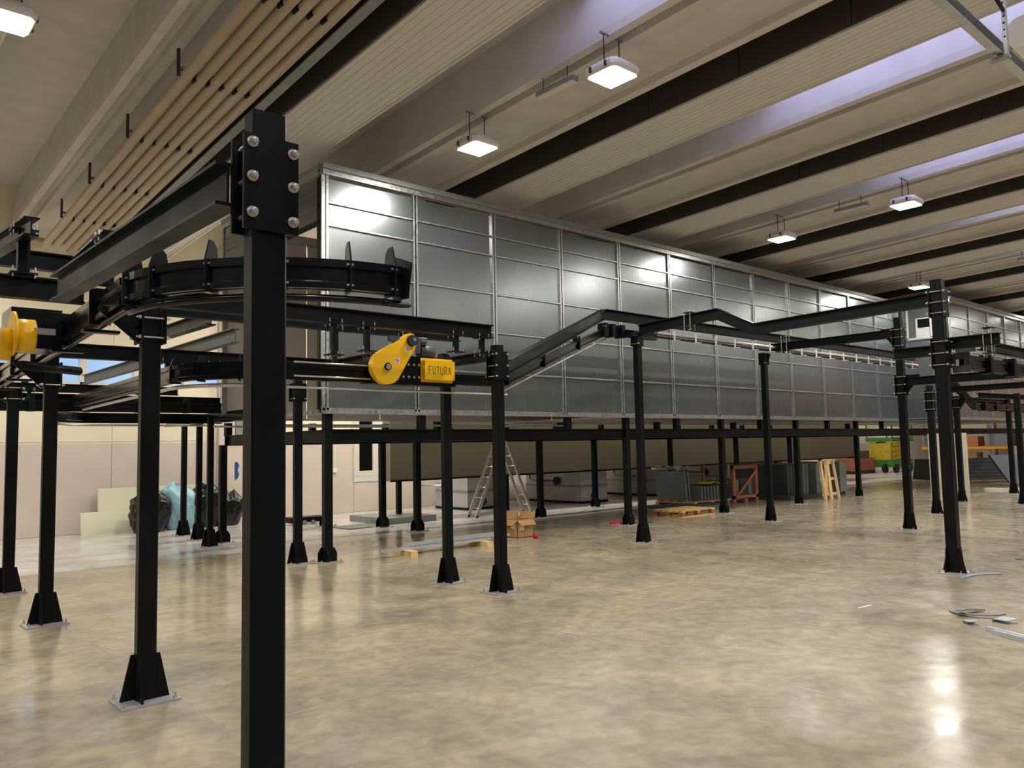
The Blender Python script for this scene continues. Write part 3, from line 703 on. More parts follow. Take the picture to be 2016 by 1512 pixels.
# -- second line: straight along y, bend, drive, rising track, level silver track
t = thing('conveyor_track', 'black conveyor track bending into the yellow drive then climbing to the crest', 'conveyor', (4.7,7.5,2.37), 'black conveyor tracks')
z2 = 2.40
p = [(2.95,13.2,z2),(2.75,8.4,z2)] + arc(3.62,8.35,.87,180,270,z2,14)[1:] + [(4.52,7.48,z2)]
MB().sweep(TRACK, p).build('bend_track','black_gloss',t)
TR2 = [(a*.85, b*.72) for a, b in TRACK]
C_ = at_y(1192,652,8.45); B_ = Vector((6.42,7.48,z2))
MB().sweep(TR2, [(5.66,7.48,z2),B_]).build('exit_track','black_gloss',t)
up_ = (C_-B_).normalized()
MB().sweep(TR2, [B_, C_]).build('rising_track','black_gloss',t)
E_ = at_y(1290,655,8.45); E_.z = C_.z+.0
F_ = Vector((21.5,8.45,C_.z))
MB().sweep(TR2, [C_, (C_.x+.25,8.45,C_.z+.0), (E_.x,8.45,C_.z)]).build('crest_track','black_gloss',t)
zz = C_.z+.075
for dy in (-.035,.035): MB().tube([(E_.x,8.45+dy,zz),(F_.x,8.45+dy,zz)],.028,8).build('silver_rail','alu',t)
MB().box((E_.x,8.41,zz-.08),(F_.x,8.49,zz-.055)).build('lower_rail','black',t)
for i in range(17):
    x = E_.x+.45+i*.62
    MB().box((x-.015,8.38,zz-.11),(x+.015,8.40,zz+.06)).build('rail_clip','film',t); MB().box((x-.05,8.3,zz-.115),(x+.05,8.40,zz-.105)).build('film_flap','film',t)
dn = Vector((0,0,-.12))
MB().tube([(3.3,7.46,z2-.16),(6.5,7.46,z2-.16)],.013,8).build('guide_tube','alu',t)
MB().tube([B_+dn, C_+dn],.016,8).build('guide_tube','alu',t)
MB().tube([(2.95,12.8,z2-.14),(2.75,8.4,z2-.14)]+[(x,y,z-.14) for x,y,z in arc(3.62,8.4,.87,180,270,z2,14)[1:]],.02,8).build('guide_tube','alu',t)
for a in (186,212,238,262):
    p_ = (3.62+.87*math.cos(math.radians(a)), 8.4+.87*math.sin(math.radians(a)), z2); tv = (-math.sin(math.radians(a)), math.cos(math.radians(a)), 0)
    fin(p_, tv, -.10, .16, .06, .0).build('support_plate','black',t)
for f in (.04,.34,.68,.96):
    q = B_.lerp(C_, f); s_ = MB().prism([q+Vector((-.03,-.07,-.08)),q+Vector((-.03,.07,-.08)),q+Vector((-.03,.07,.12)),q+Vector((-.03,-.07,.12))],(.02,0,0)).build('support_plate','black',t)
    for dy in (-.06,.06): MB().cyl(q+Vector((-.05,dy,.10)),q+Vector((.04,dy,.10)),.007,6).build('bolt','zinc',s_)
for x in (C_.x-.05,C_.x+.12,C_.x+.35): MB().box((x-.04,8.37,C_.z-.09),(x+.04,8.53,C_.z+.12)).build('joint_block','black',t)
# turnbuckle rods before the drive
for dz in (-.05,.09): MB().cyl((3.6,7.38,z2+dz),(4.48,7.38,z2+dz),.009,8).build('tension_rod','zinc',t)
# supporting beams of the second line
b1 = at_y(1000,709,6.98); b2 = at_y(1188,610,8.47); b2.z -= .07; b1.z -= .075
b3 = Vector((21.5,8.47,b2.z))
beam('support_beam', [b1,b2,b3], .155, .11, 'long black beam climbing from the post, then level above the silver rails', group=bmL)
beam('support_beam', [(1.9,6.75,2.875),(5.66,6.75,2.875)], .15, .10, 'black beam over the yellow drive, ending beside the three-row bolt post', group=bmL)
beam('support_beam', [(1.9,7.72,2.96),(5.95,7.72,2.96)], .13, .10, 'second black beam just behind the one over the yellow drive', group=bmL)
beam('support_beam', [(1.78,9.0,2.66),(4.9,9.0,2.66)], .15, .10, 'black beam crossing behind the bracket posts at window height', group=bmL)
beam('support_beam', [(4.75,7.62,2.62),(4.75,8.94,2.62)], .13, .10, 'short black beam running into the back of the yellow drive', group=bmL)
beam('support_beam', [(5.72,6.82,2.62),(5.72,7.6,2.62)], .11, .09, 'short black beam joining the drive post and the bolt post', group=bmL)
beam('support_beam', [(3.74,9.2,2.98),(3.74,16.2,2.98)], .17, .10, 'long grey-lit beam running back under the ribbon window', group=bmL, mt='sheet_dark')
beam('support_beam', [(3.0,8.0,2.96),(3.0,9.6,2.98)], .14, .10, 'short black beam on top of the crossing beam near the nearest post', group=bmL)
for (x, y, z0, z1), l in (((3.7,6.75,2.5,2.80),'left black hanger below the beam over the drive'), ((4.25,7.72,2.5,2.9),'black hanger below the second beam, beside the left one'), ((4.06,6.75,2.56,2.80),'black hanger directly left of the tear-drop cover'), ((5.16,6.75,2.62,2.80),'black hanger between motor and three-row bolt post'), ((5.52,6.75,2.62,2.80),'short black hanger touching the bolt post bracket'), ((2.9,9.0,2.48,2.59),'small hanger below the window-height beam'), ((3.4,9.0,2.48,2.59),'small hanger below the window-height beam, closer to the nearest post')):
    hanger(x, y, z0, z1, l)
clampset('beam_clamp', (5.0,7.5,2.86), 'x', .12, 'bolted clamp above the gear motor bell', .07)
# kinked cross beam and short cross beams on the right
a = at_x(1826,592,10.2); 
kb = [(10.2,3.80,3.28),(10.2,6.22,3.22),(10.2,6.83,3.53),(10.2,8.35,3.47)]
beam('support_beam', kb, .16, .11, 'kinked black beam from the tallest post over the silver rails', group=bmL)
clampset('beam_clamp', (10.2,7.35,3.50), 'x', .24, 'bolted clamp where the kinked beam meets the long beam', .09)
beam('support_beam', [(14.56,6.06,3.48),(14.56,8.5,3.48)], .15, .11, 'straight black beam from the two-collar post to the silver-railed track', group=bmL)
clampset('beam_clamp', (14.56,8.2,3.52), 'x', .26, 'bolted clamp on the silver-railed track beside the two-collar post', .09)
beam('support_beam', [(14.56,4.1,2.60),(14.56,5.92,2.60)], .14, .10, 'lower black beam reaching from the two-collar post towards the open hall', group=bmL)
beam('support_beam', [(10.3,3.10,2.73),(10.3,3.64,2.73)], .14, .10, 'short black stub beam on the tallest post carrying rods', group=bmL)
clampset('beam_clamp', (10.3,3.22,2.72), 'x', .30, 'bolted clamp with long rods beside the tallest post', .07)
beam('support_beam', [(10.28,3.85,2.66),(10.28,4.3,2.66)], .13, .10, 'black beam behind the tallest post at clamp height', group=bmL)
t = thing('conveyor_track', 'black conveyor track with a slotted end plate beside the tallest post', 'conveyor', (10.6,3.45,2.6), 'black conveyor tracks')
q0 = at_x(1893,712,10.45)
MB().sweep(TRACK, [q0,(18,q0.y+.1,q0.z)]).build('track','black_gloss',t)
mb = MB(); ex = q0.x-.02
for bx in (((ex,q0.y-.10,q0.z-.13),(ex+.012,q0.y+.10,q0.z-.05)),((ex,q0.y-.10,q0.z+.03),(ex+.012,q0.y+.10,q0.z+.11)),((ex,q0.y-.10,q0.z-.05),(ex+.012,q0.y-.06,q0.z+.03)),((ex,q0.y+.06,q0.z-.05),(ex+.012,q0.y+.10,q0.z+.03))): mb.box(*bx)
mb.build('end_plate','motor',t)
for i in range(5):
    x = 11.3+i*.9; MB().box((x-.05,q0.y-.07,q0.z-.11),(x+.05,q0.y+.07,q0.z+.13)).build('joint_block','black',t)
MB().box((10.62,q0.y-.10,q0.z+.13),(10.65,q0.y+.12,q0.z+.28)).build('side_plate','motor',t)
q1 = at_x(1948,690,11.2)
beam('support_beam', [(10.9,q1.y,q1.z+.05),(18,q1.y+.1,q1.z+.05)], .12, .10, 'black beam above the slotted-end track', group=bmL)
# far right tangle
beam('support_beam', [at_x(1862,768,17.8), at_x(2040,756,17.8)], .12, .10, 'low black beam from the half-hidden post to the open hall', group=bmL)
t = thing('conveyor_track', 'far black conveyor dropping steeply behind the tallest post', 'conveyor', (18,7,2.6), 'black conveyor tracks')
a, b = at_y(1858,735,7.4), at_y(1918,800,7.2)
MB().sweep(TRACK, [a,b]).build('dropping_track','black_gloss',t)
c = at_y(2040,803,6.6)
MB().sweep(TRACK, [b,(b.x+.3,b.y,b.z),(28,7.0,b.z)]).build('level_track','black_gloss',t)
for i in range(7): MB().box((b.x+.5+i*.8,b.y-.1,b.z-.1),(b.x+.62+i*.8,b.y+.1,b.z+.13)).build('joint_block','black',t)
beam('support_beam', [at_y(1926,778,7.2), at_y(2030,783,6.6)], .12, .10, 'far black beam above the dropping conveyor', group=bmL)
beam('support_beam', [(21.4,7.6,2.55),(25.3,7.5,2.55)], .12, .10, 'far black beam joining the two posts near the white board', group=bmL)
# third line by the far wall
t = thing('conveyor_track', 'low black conveyor with a flat quarter bend below the ribbon window', 'conveyor', (4,14.4,2.15), 'black conveyor tracks')
z3 = 2.20
MB().sweep(TRACK, arc(3.7,13.4,1.0,180,90,z3,14)+[(5.6,14.4,z3)]).build('bend_track','black_gloss',t)
MB().tube([(x,y,z-.12) for x,y,z in arc(3.7,13.4,.95,180,90,z3,14)]+[(5.6,14.35,z3-.12)],.018,8).build('guide_tube','alu',t)
MB().sweep(TRACK, [(1.0,13.4,2.34),(5.2,13.4,2.34)]).build('upper_track','black_gloss',t)
MB().sweep(TRACK, [(5.3,12.6,z3),(5.3,16.4,z3)]).build('side_track','black_gloss',t)
for i in range(5): MB().box((1.6+i*.75,13.3,2.25),(1.68+i*.75,13.5,2.5)).build('support_plate','black',t)
for z, y in ((2.63,13.75),(2.49,13.95)):
    beam('support_beam', [(.6,y,z),(4.6 if z > 2.5 else 5.4,y,z)], .13, .10, 'far black beam of the stack below the ribbon window, ' + ('upper one' if z > 2.5 else 'lower one'), group=bmL)
hanger(2.4,13.6,2.42,2.57,'far small hanger between the stacked beams')
# ------------------------------------------------------------------ cable tray at the upper right
t = thing('cable_tray', 'galvanised channel tray hung from the roof by a perforated strut', 'tray', (4,0,4.6))
pa = at_z(1855,8,4.3); pb_ = at_z(2040,178,4.3)
yA = pa.y
MB().sweep([(-.03,-.04),(.03,-.04),(.03,-.036),(-.026,-.036),(-.026,.036),(.03,.036),(.03,.04),(-.03,.04)], [(pa.x-1.5,yA,4.34),(pa.x+4,yA,4.34)]).build('channel','galv',t)
MB().box((pa.x-1.5,yA+.02,4.40),(pa.x+4,yA+.05,4.44)).build('side_lip','galv_dull',t)
for i in range(12): MB().box((pa.x-1.3+i*.42,yA+.031,4.31),(pa.x-1.28+i*.42,yA+.036,4.37)).build('slot','void',t)
hx = at_z(1984,105,4.3)
MB().box((hx.x-.02,yA-.055,4.28),(hx.x+.02,yA-.03,6.6)).build('strut','galv',t)
for i in range(16): MB().cyl((hx.x-.0215,yA-.043,4.42+i*.05),(hx.x-.0205,yA-.043,4.42+i*.05),.007,8).build('strut_hole','void',t)
MB().box((hx.x-.03,yA-.06,4.27),(hx.x+.03,yA+.06,4.29)).build('bracket','galv_dull',t)
MB().cyl((hx.x-.2,yA-.06,4.62),(hx.x,yA-.04,4.62),.014,8).build('cable','rubber',t)
w = at_z(2012,60,4.7)
single('air_duct', MB().cyl((w.x,w.y,4.7),(w.x+3,w.y-.02,4.7),.12,20), 'white_plastic', 'pale round duct behind the perforated strut', 'duct')

# ------------------------------------------------------------------ things standing on the floor
def lean_board(name, x0, x1, y, h, th, lean, mt, label):
    mb = MB(); vs = [(x0,y,0),(x1,y,0),(x1,y+th,0),(x0,y+th,0),(x0,y+lean,h),(x1,y+lean,h),(x1,y+lean+th,h),(x0,y+lean+th,h)]
    mb.add(vs,[(0,3,2,1),(4,5,6,7),(0,1,5,4),(1,2,6,5),(2,3,7,6),(3,0,4,7)]); return single(name, mb, mt, label, 'board')
lean_board('wall_board', 4.07, 5.3, 17.62, .44, .03, .1, 'board', 'low cream board leaning on the far wall beside the black bag')
lean_board('wall_board', 4.42, 6.5, 17.75, .90, .03, .14, 'board', 'taller cream board leaning on the wall behind the rubbish bags')
def bag(x, y, r, h, mt, label, seed):
    rnd = random.Random(seed); mb = MB(); n, m_ = 44, 26; vs = []; ph = [rnd.random()*6.28 for _ in range(12)]
    for j in range(m_+1):
        v = j/m_; rr = r*(.84+.26*math.sin(min(1,v*1.15)*PI*.82)**.8)*(1 if v < .82 else 1-(v-.82)*3.4)
        for i in range(n):
            a = 2*PI*i/n; c_, s_ = math.cos(a), math.sin(a); sq = 1/(abs(c_)**4+abs(s_)**4)**.25
            w_ = 1+.05*math.sin(4*a+ph[0]+5*v)+.045*math.sin(9*a+ph[1]-9*v)+.04*math.sin(15*a+13*v+ph[2])+.03*math.sin(23*a-17*v+ph[4])
            tilt = .10*(v-.5)*math.sin(ph[5])
            vs.append((x+tilt+c_*rr*w_*sq*.93, y+s_*rr*w_*sq*.78, v*h*(1+(.07*math.sin(2*a+ph[3])+.05*math.sin(7*a+ph[6])) if v > .55 else 1)))
    fs = [(j*n+i, j*n+(i+1)%n, (j+1)*n+(i+1)%n, (j+1)*n+i) for j in range(m_) for i in range(n)] + [tuple(range(n))[::-1], tuple(range(m_*n,(m_+1)*n))]
    mb.add(vs, fs, True); return single('rubbish_bag', mb, mt, label, 'bag', 'rubbish bags by the far wall')
bag(5.24,17.22,.33,.78,'bag_black','crumpled black rubbish bag in front of the cream boards',1)
bag(5.86,17.40,.32,.93,'bag_blue','pale blue rubbish bag between the black ones',2)
bag(6.42,17.40,.31,.86,'bag_black','black rubbish bag beside the blue one',3)
bag(6.92,17.35,.26,.70,'bag_black','small black rubbish bag nearest the wall pilaster',4)
single('first_aid_sign', MB().prism([(7.28,17.98,.98),(7.38,17.98,.98),(7.42,17.98,1.08),(7.38,17.98,1.18),(7.42,17.98,1.28),(7.38,17.98,1.36),(7.28,17.98,1.36)],(0,.02,0)), 'blue', 'small blue sign plate on the wall beside the pilaster', 'sign')
# low grey plinth / plates on the floor
single('steel_plinth', MB().box((9.1,14.4,0),(10.4,15.9,.13)), 'galv_dull', 'low flat grey steel plinth on the floor beyond the platform column', 'plinth')
single('floor_grate', MB().box((8.1,14.2,0),(9.0,14.9,.02)), 'sheet_grey', 'flat dark grate lying on the floor beside the grey plinth', 'grate')
t = thing('tool_trolley', 'low black roller frame on the floor behind the platform corner', 'trolley', (8.3,15.9,0))
MB().box((7.7,15.9,.05),(8.5,16.3,.16)).build('frame','black',t)
for i in range(4): MB().cyl((7.8+i*.2,15.86,.05),(7.8+i*.2,15.9,.05),.05,10).build('roller','galv_dull',t)
# ladder: two legs in an A
t = thing('step_ladder', 'folding aluminium ladder opened into an A shape', 'ladder', (11.9,13.8,0))
def leg(x, y, X, Y, n, tilt):
    f0 = Vector((x,y,.0)); 
    return f0
LA, LB = at_z(922,1018), at_z(946,1021)
RA, RB = at_z(1030,1008), at_z(1051,1014)
top = (LA+LB+RA+RB)/4; H_ = 1.86
dL = (LB-LA); dL = dL.normalized()*.36; 
for A, B, nm in ((LA,LA+dL,'l'),(RA,RA+dL,'r')):
    mid = (A+B)/2; tp = Vector((top.x,top.y,H_)); side = dL.normalized()
    ta, tb = tp-side*.15, tp+side*.15
    for P_, Q in ((A,ta),(B,tb)):
        d = (Q-P_).normalized()
        MB().sweep([(-.022,-.035),(.022,-.035),(.022,.035),(-.022,.035)],[P_,P_+d*1.0]).build('outer_rail','alu',t)
        MB().sweep([(-.014,-.025),(.014,-.025),(.014,.025),(-.014,.025)],[P_+d*.9,Q]).build('inner_rail','alu',t)
        MB().cyl(P_,P_+d*.06,.035,8).build('rubber_foot','rubber',t)
    for i in range(7):
        f = .11+i*.125; MB().cyl(A.lerp(ta,f),B.lerp(tb,f),.014,8).build('rung','alu',t)
MB().box((top.x-.06,top.y-.16,H_-.02),(top.x+.06,top.y+.16,H_+.03)).build('hinge','motor',t)
# open cardboard box and odds
t = thing('cardboard_box', 'open cardboard box with raised flaps and white labels', 'box', (9.45,10.55,0))
a = .19; bx, by = 9.45, 10.62
for q in (((bx-a,by-a,0),(bx+a,by-a+.008,.30)),((bx-a,by+a-.008,0),(bx+a,by+a,.30)),((bx-a,by-a,0),(bx-a+.008,by+a,.30)),((bx+a-.008,by-a,0),(bx+a,by+a,.30)),((bx-a,by-a,0),(bx+a,by+a,.01))): MB().box(*q).build('side','cardboard',t)
MB().prism([(bx-a,by-a,.30),(bx+a,by-a,.30),(bx+a-.02,by-a-.10,.22),(bx-a+.02,by-a-.10,.22)],(0,.006,.006)).build('flap','cardboard',t)
MB().prism([(bx-a,by-a,.30),(bx-a,by+a,.30),(bx-a-.10,by+a-.03,.22),(bx-a-.10,by-a+.03,.22)],(.006,0,.006)).build('flap','cardboard',t)
MB().prism([(bx+a,by-a,.30),(bx+a,by+a,.30),(bx+a+.06,by+a,.42),(bx+a+.06,by-a,.42)],(-.006,0,.006)).build('flap','cardboard',t)
MB().prism([(bx-a,by+a,.30),(bx+a,by+a,.30),(bx+a,by+a+.05,.43),(bx-a,by+a+.05,.43)],(0,-.006,.006)).build('flap','cardboard',t)
MB().box((bx-.14,by-a-.003,.13),(bx-.03,by-a,.27)).build('label','label_white',t)
MB().box((bx-a-.003,by-.13,.16),(bx-a,by-.02,.26)).build('label','label_white',t)
q = at_z(1008,1052); single('plastic_tub', MB().cyl((q.x,q.y,0),(q.x,q.y,.14),.06,12,.07), 'white_plastic', 'small pale tub beside the cardboard box', 'tub')
q = at_z(1053,1060); single('tape_dispenser', MB().cyl((q.x-.03,q.y,.045),(q.x+.03,q.y-.02,.045),.045,14), 'red', 'small red tape roll beside the cardboard box', 'tape')
q = at_z(1016,1050); single('paint_can', MB().cyl((q.x,q.y+.1,0),(q.x,q.y+.1,.12),.04,12), 'green', 'small green can behind the pale tub', 'can')
# galvanised channels on two timber blocks
g = 'galvanised channels on timber blocks'
def chan(xa, xb, y, z, label, yb=None): return single('steel_channel', MB().sweep([(-.045,-.022),(.045,-.022),(.045,.022),(.037,.022),(.037,-.014),(-.037,-.014),(-.037,.022),(-.045,.022)],[(xa,y,z),(xb,yb or y,z)]), 'galv_bright', label, 'channel', g)
c0 = at_z(752,1086,.10); c1 = at_z(1010,1064,.10)
dx = c1.x-c0.x; 
chan(c0.x, c1.x-.1, c0.y, .105, 'galvanised channel at the front of the pile on timber blocks', c0.y)
chan(c0.x+.55, c1.x+.1, c0.y+.10, .105, 'galvanised channel second from the front of the pile')
chan(c0.x+.5, c1.x+.1, c0.y+.05, .152, 'galvanised channel lying on top of the pile, front one')
chan(c0.x+.9, c1.x+.35, c0.y+.16, .152, 'galvanised channel lying on top of the pile, rear one')
chan(c0.x+1.0, c1.x+.5, c0.y+.22, .105, 'galvanised channel at the back of the pile by the box')
for x_, l in ((c0.x+.42,'timber block under the free end of the channel pile'), (c1.x-.25,'timber block under the box end of the channel pile')):
    single('timber_block', MB().box((x_-.06,c0.y-.22,0),(x_+.06,c0.y+.32,.082)), 'wood_pale', l, 'block')
# red tool behind the platform column
q = at_z(1216,1031); t = thing('power_tool', 'small red power tool lying beside the platform column', 'tool', q)
MB().sweep([(-.04,0),(.04,0),(.03,.045),(-.03,.045)],[q+Vector((-.16,.05,.0)),q+Vector((.12,-.03,0))]).build('body','red',t)
MB().cyl(q+Vector((.12,-.03,.03)),q+Vector((.25,-.05,.03)),.02,8).build('chuck','rubber',t)
MB().tube([q+Vector((.0,-.05,.01)),q+Vector((.3,-.25,.01)),q+Vector((.6,-.42,.01))],.008,6).build('cable','rubber',t)
# pallet
def pallet(x, y, label, lx=1.2, ly=.8, z=0):
    t = thing('wooden_pallet', label, 'pallet', (x,y,z), 'wooden pallets')
    for i in range(5): MB().box((x,y+i*(ly-.1)/4,z+.122),(x+lx,y+i*(ly-.1)/4+.1,z+.144)).build('deck_board','wood',t)
    for i in range(3): MB().box((x+i*(lx-.12)/2,y,z+.1),(x+i*(lx-.12)/2+.12,y+ly,z+.122)).build('stringer_board','wood',t)
    for i in range(3):
        for j in range(3): MB().box((x+i*(lx-.12)/2,y+j*(ly-.1)/2,z+.022),(x+i*(lx-.12)/2+.12,y+j*(ly-.1)/2+.1,z+.1)).build('block','wood_red',t)
    for j in range(3): MB().box((x,y+j*(ly-.1)/2,z),(x+lx,y+j*(ly-.1)/2+.1,z+.022)).build('bottom_board','wood',t)
    return t
pallet(14.0,10.45,'empty wooden pallet lying flat in front of the grey sheets')
g = 'flat grey sheets on the floor'
single('metal_sheet', MB().box((14.6,11.5,0),(17.0,12.5,.05)), 'sheet_grey', 'flat grey metal sheets lying behind the wooden pallet', 'sheet', g)
single('metal_sheet', MB().box((15.1,11.55,.05),(16.9,12.4,.10)), 'sheet_dark', 'darker sheet on top of the flat grey sheets', 'sheet', g)
# upright sheets: short ones in front, tall ones behind
g = 'upright metal panels in a row'
def upright(x, y, ly, h, label, mt, lean=0.0, grp=g, th=.045, b=.144):
    mb = MB(); vs = [(x,y,b),(x+th,y,b),(x+th,y+ly,b),(x,y+ly,b),(x-lean,y,b+h),(x-lean+th,y,b+h),(x-lean+th,y+ly,b+h),(x-lean,y+ly,b+h)]
    mb.add(vs,[(0,3,2,1),(4,5,6,7),(0,1,5,4),(1,2,6,5),(2,3,7,6),(3,0,4,7)]); return single('metal_panel', mb, mt, label, 'board', grp)  # each of these is a metal panel stood on edge
qa = Vector((16.5,11.75,0))
for i in range(8): upright(qa.x+.05+i*.135, 11.75, 1.1, .36, 'short grey panel standing on edge below the lime cloth', 'sheet_grey', .01)
for i in range(2): upright(qa.x-.22+i*.12, 12.0, .9, .74, 'tall grey panel leaning at the end of the short panel row', 'sheet_grey', .08)
upright(qa.x+.0, 13.05, .05, .86, 'broad dark panel standing behind the short panel row', 'sheet_dark', 0, g, 1.3, .0)
t = pallet(qa.x-.25,11.75,'low pallet carrying the upright panels beside the platform column', 1.5, 1.2)
# lime cloth on the row of sheets
mb = MB(); n = 10; lx0, ly0 = qa.x+.45, 11.73; vs = []
for i in range(n+1):
    for j in range(n+1): vs.append((lx0+.75*i/n, ly0+.5*j/n, .555+.03*math.sin(i*.9)*math.cos(j*.8)+.03*math.sin(i*.4)))
fs = [(i*(n+1)+j,(i+1)*(n+1)+j,(i+1)*(n+1)+j+1,i*(n+1)+j+1) for i in range(n) for j in range(n)]
mb.add(vs, fs, True); mb.add([(x,y,z-.012) for x,y,z in vs],[f[::-1] for f in fs],True); single('safety_vest', mb, 'lime', 'crumpled lime cloth lying on the short panel row', 'cloth')
mb = MB(); vs = []
for i in range(n+1):
    for j in range(n+1): vs.append((qa.x-.35+.8*i/n, 12.4+.6*j/n, .96+.05*math.sin(i*1.3)*math.cos(j*.9)+.03*math.cos(i*.6)))
mb.add(vs, fs, True); mb.add([(x,y,z-.02) for x,y,z in vs],[f[::-1] for f in fs],True); single('plastic_film', mb, 'film', 'crumpled white plastic film on top of the tall panels', 'film')
# timber frame crate with diagonal
t = thing('timber_crate', 'reddish timber crate frame with a diagonal brace around grey panels', 'crate', (18.2,11.7,0))
ca = at_z(1446,992); cb = at_z(1488,986); y_ = ca.y; x_ = ca.x; wx_ = 1.05; hz = .98
for xx in (x_, x_+wx_): MB().box((xx-.05,y_-.03,0),(xx+.05,y_+.03,hz)).build('upright','wood_red',t)
MB().box((x_-.05,y_-.04,hz-.09),(x_+wx_+.05,y_+.04,hz)).build('top_rail','wood_red',t)
MB().box((x_-.05,y_-.03,.12),(x_+wx_+.05,y_+.03,.2)).build('bottom_rail','wood_red',t)
MB().prism([(x_,y_-.05,.16),(x_+.1,y_-.05,.16),(x_+wx_+.03,y_-.05,.82),(x_+wx_-.05,y_-.05,.86)],(0,.02,0)).build('brace','wood_red',t)
MB().box((x_+wx_*.45,y_-.03,0),(x_+wx_*.55,y_+.03,.14)).build('foot','wood_red',t)
for xx in (x_, x_+wx_): MB().box((xx-.05,y_+.9,0),(xx+.05,y_+.96,hz)).build('upright','wood_red',t)
g2 = 'grey panels in the timber crate'
for i in range(3): single('metal_panel', MB().box((x_+.08+i*.36,y_+.08,.2),(x_+.36+i*.36+.2*(i==2),y_+.85,.60)), 'sheet_grey' if i != 1 else 'sheet_dark', ('grey panel block in the timber crate, ' + ('brace foot end','middle, darker','projecting past the frame')[i]), 'board', g2)
# big upright panel stack with pale trestle
g3 = 'tall panels behind the pale trestle'
sa = at_z(1548,980); 
for i in range(7): upright(20.0+i*.17, 11.4, 1.8, .83, 'tall dark grey panel standing in the big row', 'sheet_dark' if i < 5 else 'sheet_grey', .0, g3, .14, .11)
single('metal_panel', MB().box((21.22,11.2,.11),(21.6,12.6,.94)), 'sheet_grey', 'wide light grey panel at the front end of the big row', 'board', g3)
single('metal_panel', MB().box((22.2,11.0,.11),(22.6,12.4,.96)), 'sheet_grey', 'grey panel standing just past the pale trestle', 'board', g3)
single('metal_sheet', MB().box((19.6,11.1,.0),(22.7,13.4,.11)), 'sheet_dark', 'dark packing base under the big panel row', 'sheet')
t = thing('timber_trestle', 'pale new timber trestle leaning against the panels', 'trestle', (20.6,10.6,0))
ta = at_z(1626,984); tb = at_z(1652,980); w_ = .75; hz = 1.04
for f, g_ in ((0,0),(.42,.48),(1.0,.95)):
    MB().sweep([(-.045,-.03),(.045,-.03),(.045,.03),(-.045,.03)],[(ta.x+w_*f,ta.y,0),(ta.x+w_*g_,ta.y+.12,hz)]).build('upright','wood_pale',t)
MB().sweep([(-.035,-.03),(.035,-.03),(.035,.03),(-.035,.03)],[(ta.x+.12,ta.y+.02,.1),(ta.x+w_*.35,ta.y+.1,hz)]).build('brace','wood_pale',t)
for z in (.14,.55,.98): MB().box((ta.x-.04,ta.y+.03+z*.12,z-.05),(ta.x+w_+.02,ta.y+.06+z*.12,z+.03)).build('cross_rail','wood_pale',t)
# boxes by the wall, red crates
q = at_z(1020,972); 
for i in range(3): single('wooden_box', MB().box((16.9+i*.42,17.0,.14+.0*i),(17.28+i*.42,17.4,.44-.08*i)), 'brick_red', ('brown wooden box on the pallet by the far wall, ' + ('tallest','middle','lowest')[i]), 'box', 'brown boxes on the far pallet')
pallet(16.9,16.85,'loaded wooden pallet by the far wall behind the ladder')
single('carton', MB().box((20.5,17.2,0),(21.3,17.7,.32)), 'cardboard', 'brown carton with white stickers standing by the far wall', 'box')
# white boards
single('white_board', MB().box((24.95,8.55,0),(25.0,9.6,1.72)), 'board', 'tall white board standing upright under the projecting oven', 'board')
wq = at_z(1880,986); single('grey_board', MB().box((wq.x-.1,wq.y,0),(wq.x+.0,wq.y+.25,1.55)), 'sheet_grey', 'narrow grey board standing beside the post in front of the white board', 'board')
# dark sheets stack and slanted plates, right
g = 'dark sheets stacked on a base'
for i in range(6): single('dark_sheet', MB().prism([(29.0,10.9-.02*i,.12+i*.12),(31.3,9.2-.02*i,.12+i*.12),(31.3,9.2-.02*i,.235+i*.12),(29.0,10.9-.02*i,.235+i*.12)],(.9,1.2,0)), 'sheet_dark', 'dark grey sheet bundle in the far stack, layer '+('one (lowest)','two','three','four','five','six (top)')[i], 'sheet', g)
single('slanted_plate', MB().prism([(28.6,8.6,.12),(29.6,7.9,.12),(29.8,8.5,1.0),(28.8,9.2,1.0)],(.06,.08,0)), 'sheet_dark', 'grey plate slanting against the dark stack', 'plate')
single('film_wrapped_block', MB().box((31.5,7.6,.15),(33.5,9.3,1.15)), 'film', 'white film-wrapped block behind the slanted plate', 'block')
single('white_plank', MB().box((26.3,7.3,0),(26.6,8.6,.06)), 'board', 'white plank lying on the floor beside the slanted plate', 'plank')
# scissor lift
t = thing('scissor_lift', 'green and yellow scissor lift parked in the far hall', 'lift', (38.2,16.6,0))
lx, ly = 38.0, 16.2
MB().box((lx,ly,.25),(lx+2.2,ly+1.2,.6)).build('chassis','green',t)
for i in range(4):
    z = .65+i*.22
    for s_ in (0,1): MB().sweep([(-.03,-.05),(.03,-.05),(.03,.05),(-.03,.05)],[(lx+.1,ly+.05+s_*1.05,z),(lx+2.1,ly+.05+s_*1.05,z+.2)]).build('scissor_arm','lift_yellow',t)
MB().box((lx-.02,ly+.1,.6),(lx+2.2,ly+1.1,1.4)).build('scissor_pack','lift_yellow',t)
MB().box((lx-.1,ly-.02,1.45),(lx+2.3,ly+1.22,1.65)).build('platform','green',t)
for q in ((0,0),(0,1.2),(2.2,0),(2.2,1.2)): MB().box((lx+q[0]-.03,ly+q[1]-.03,1.65),(lx+q[0]+.03,ly+q[1]+.03,2.7)).build('rail_post','green',t)
for z in (2.15,2.68): MB().box((lx-.03,ly-.03,z),(lx+2.23,ly+.0,z+.04)).build('guard_rail','green',t); MB().box((lx-.03,ly-.03,z),(lx,ly+1.2,z+.04)).build('guard_rail','green',t)
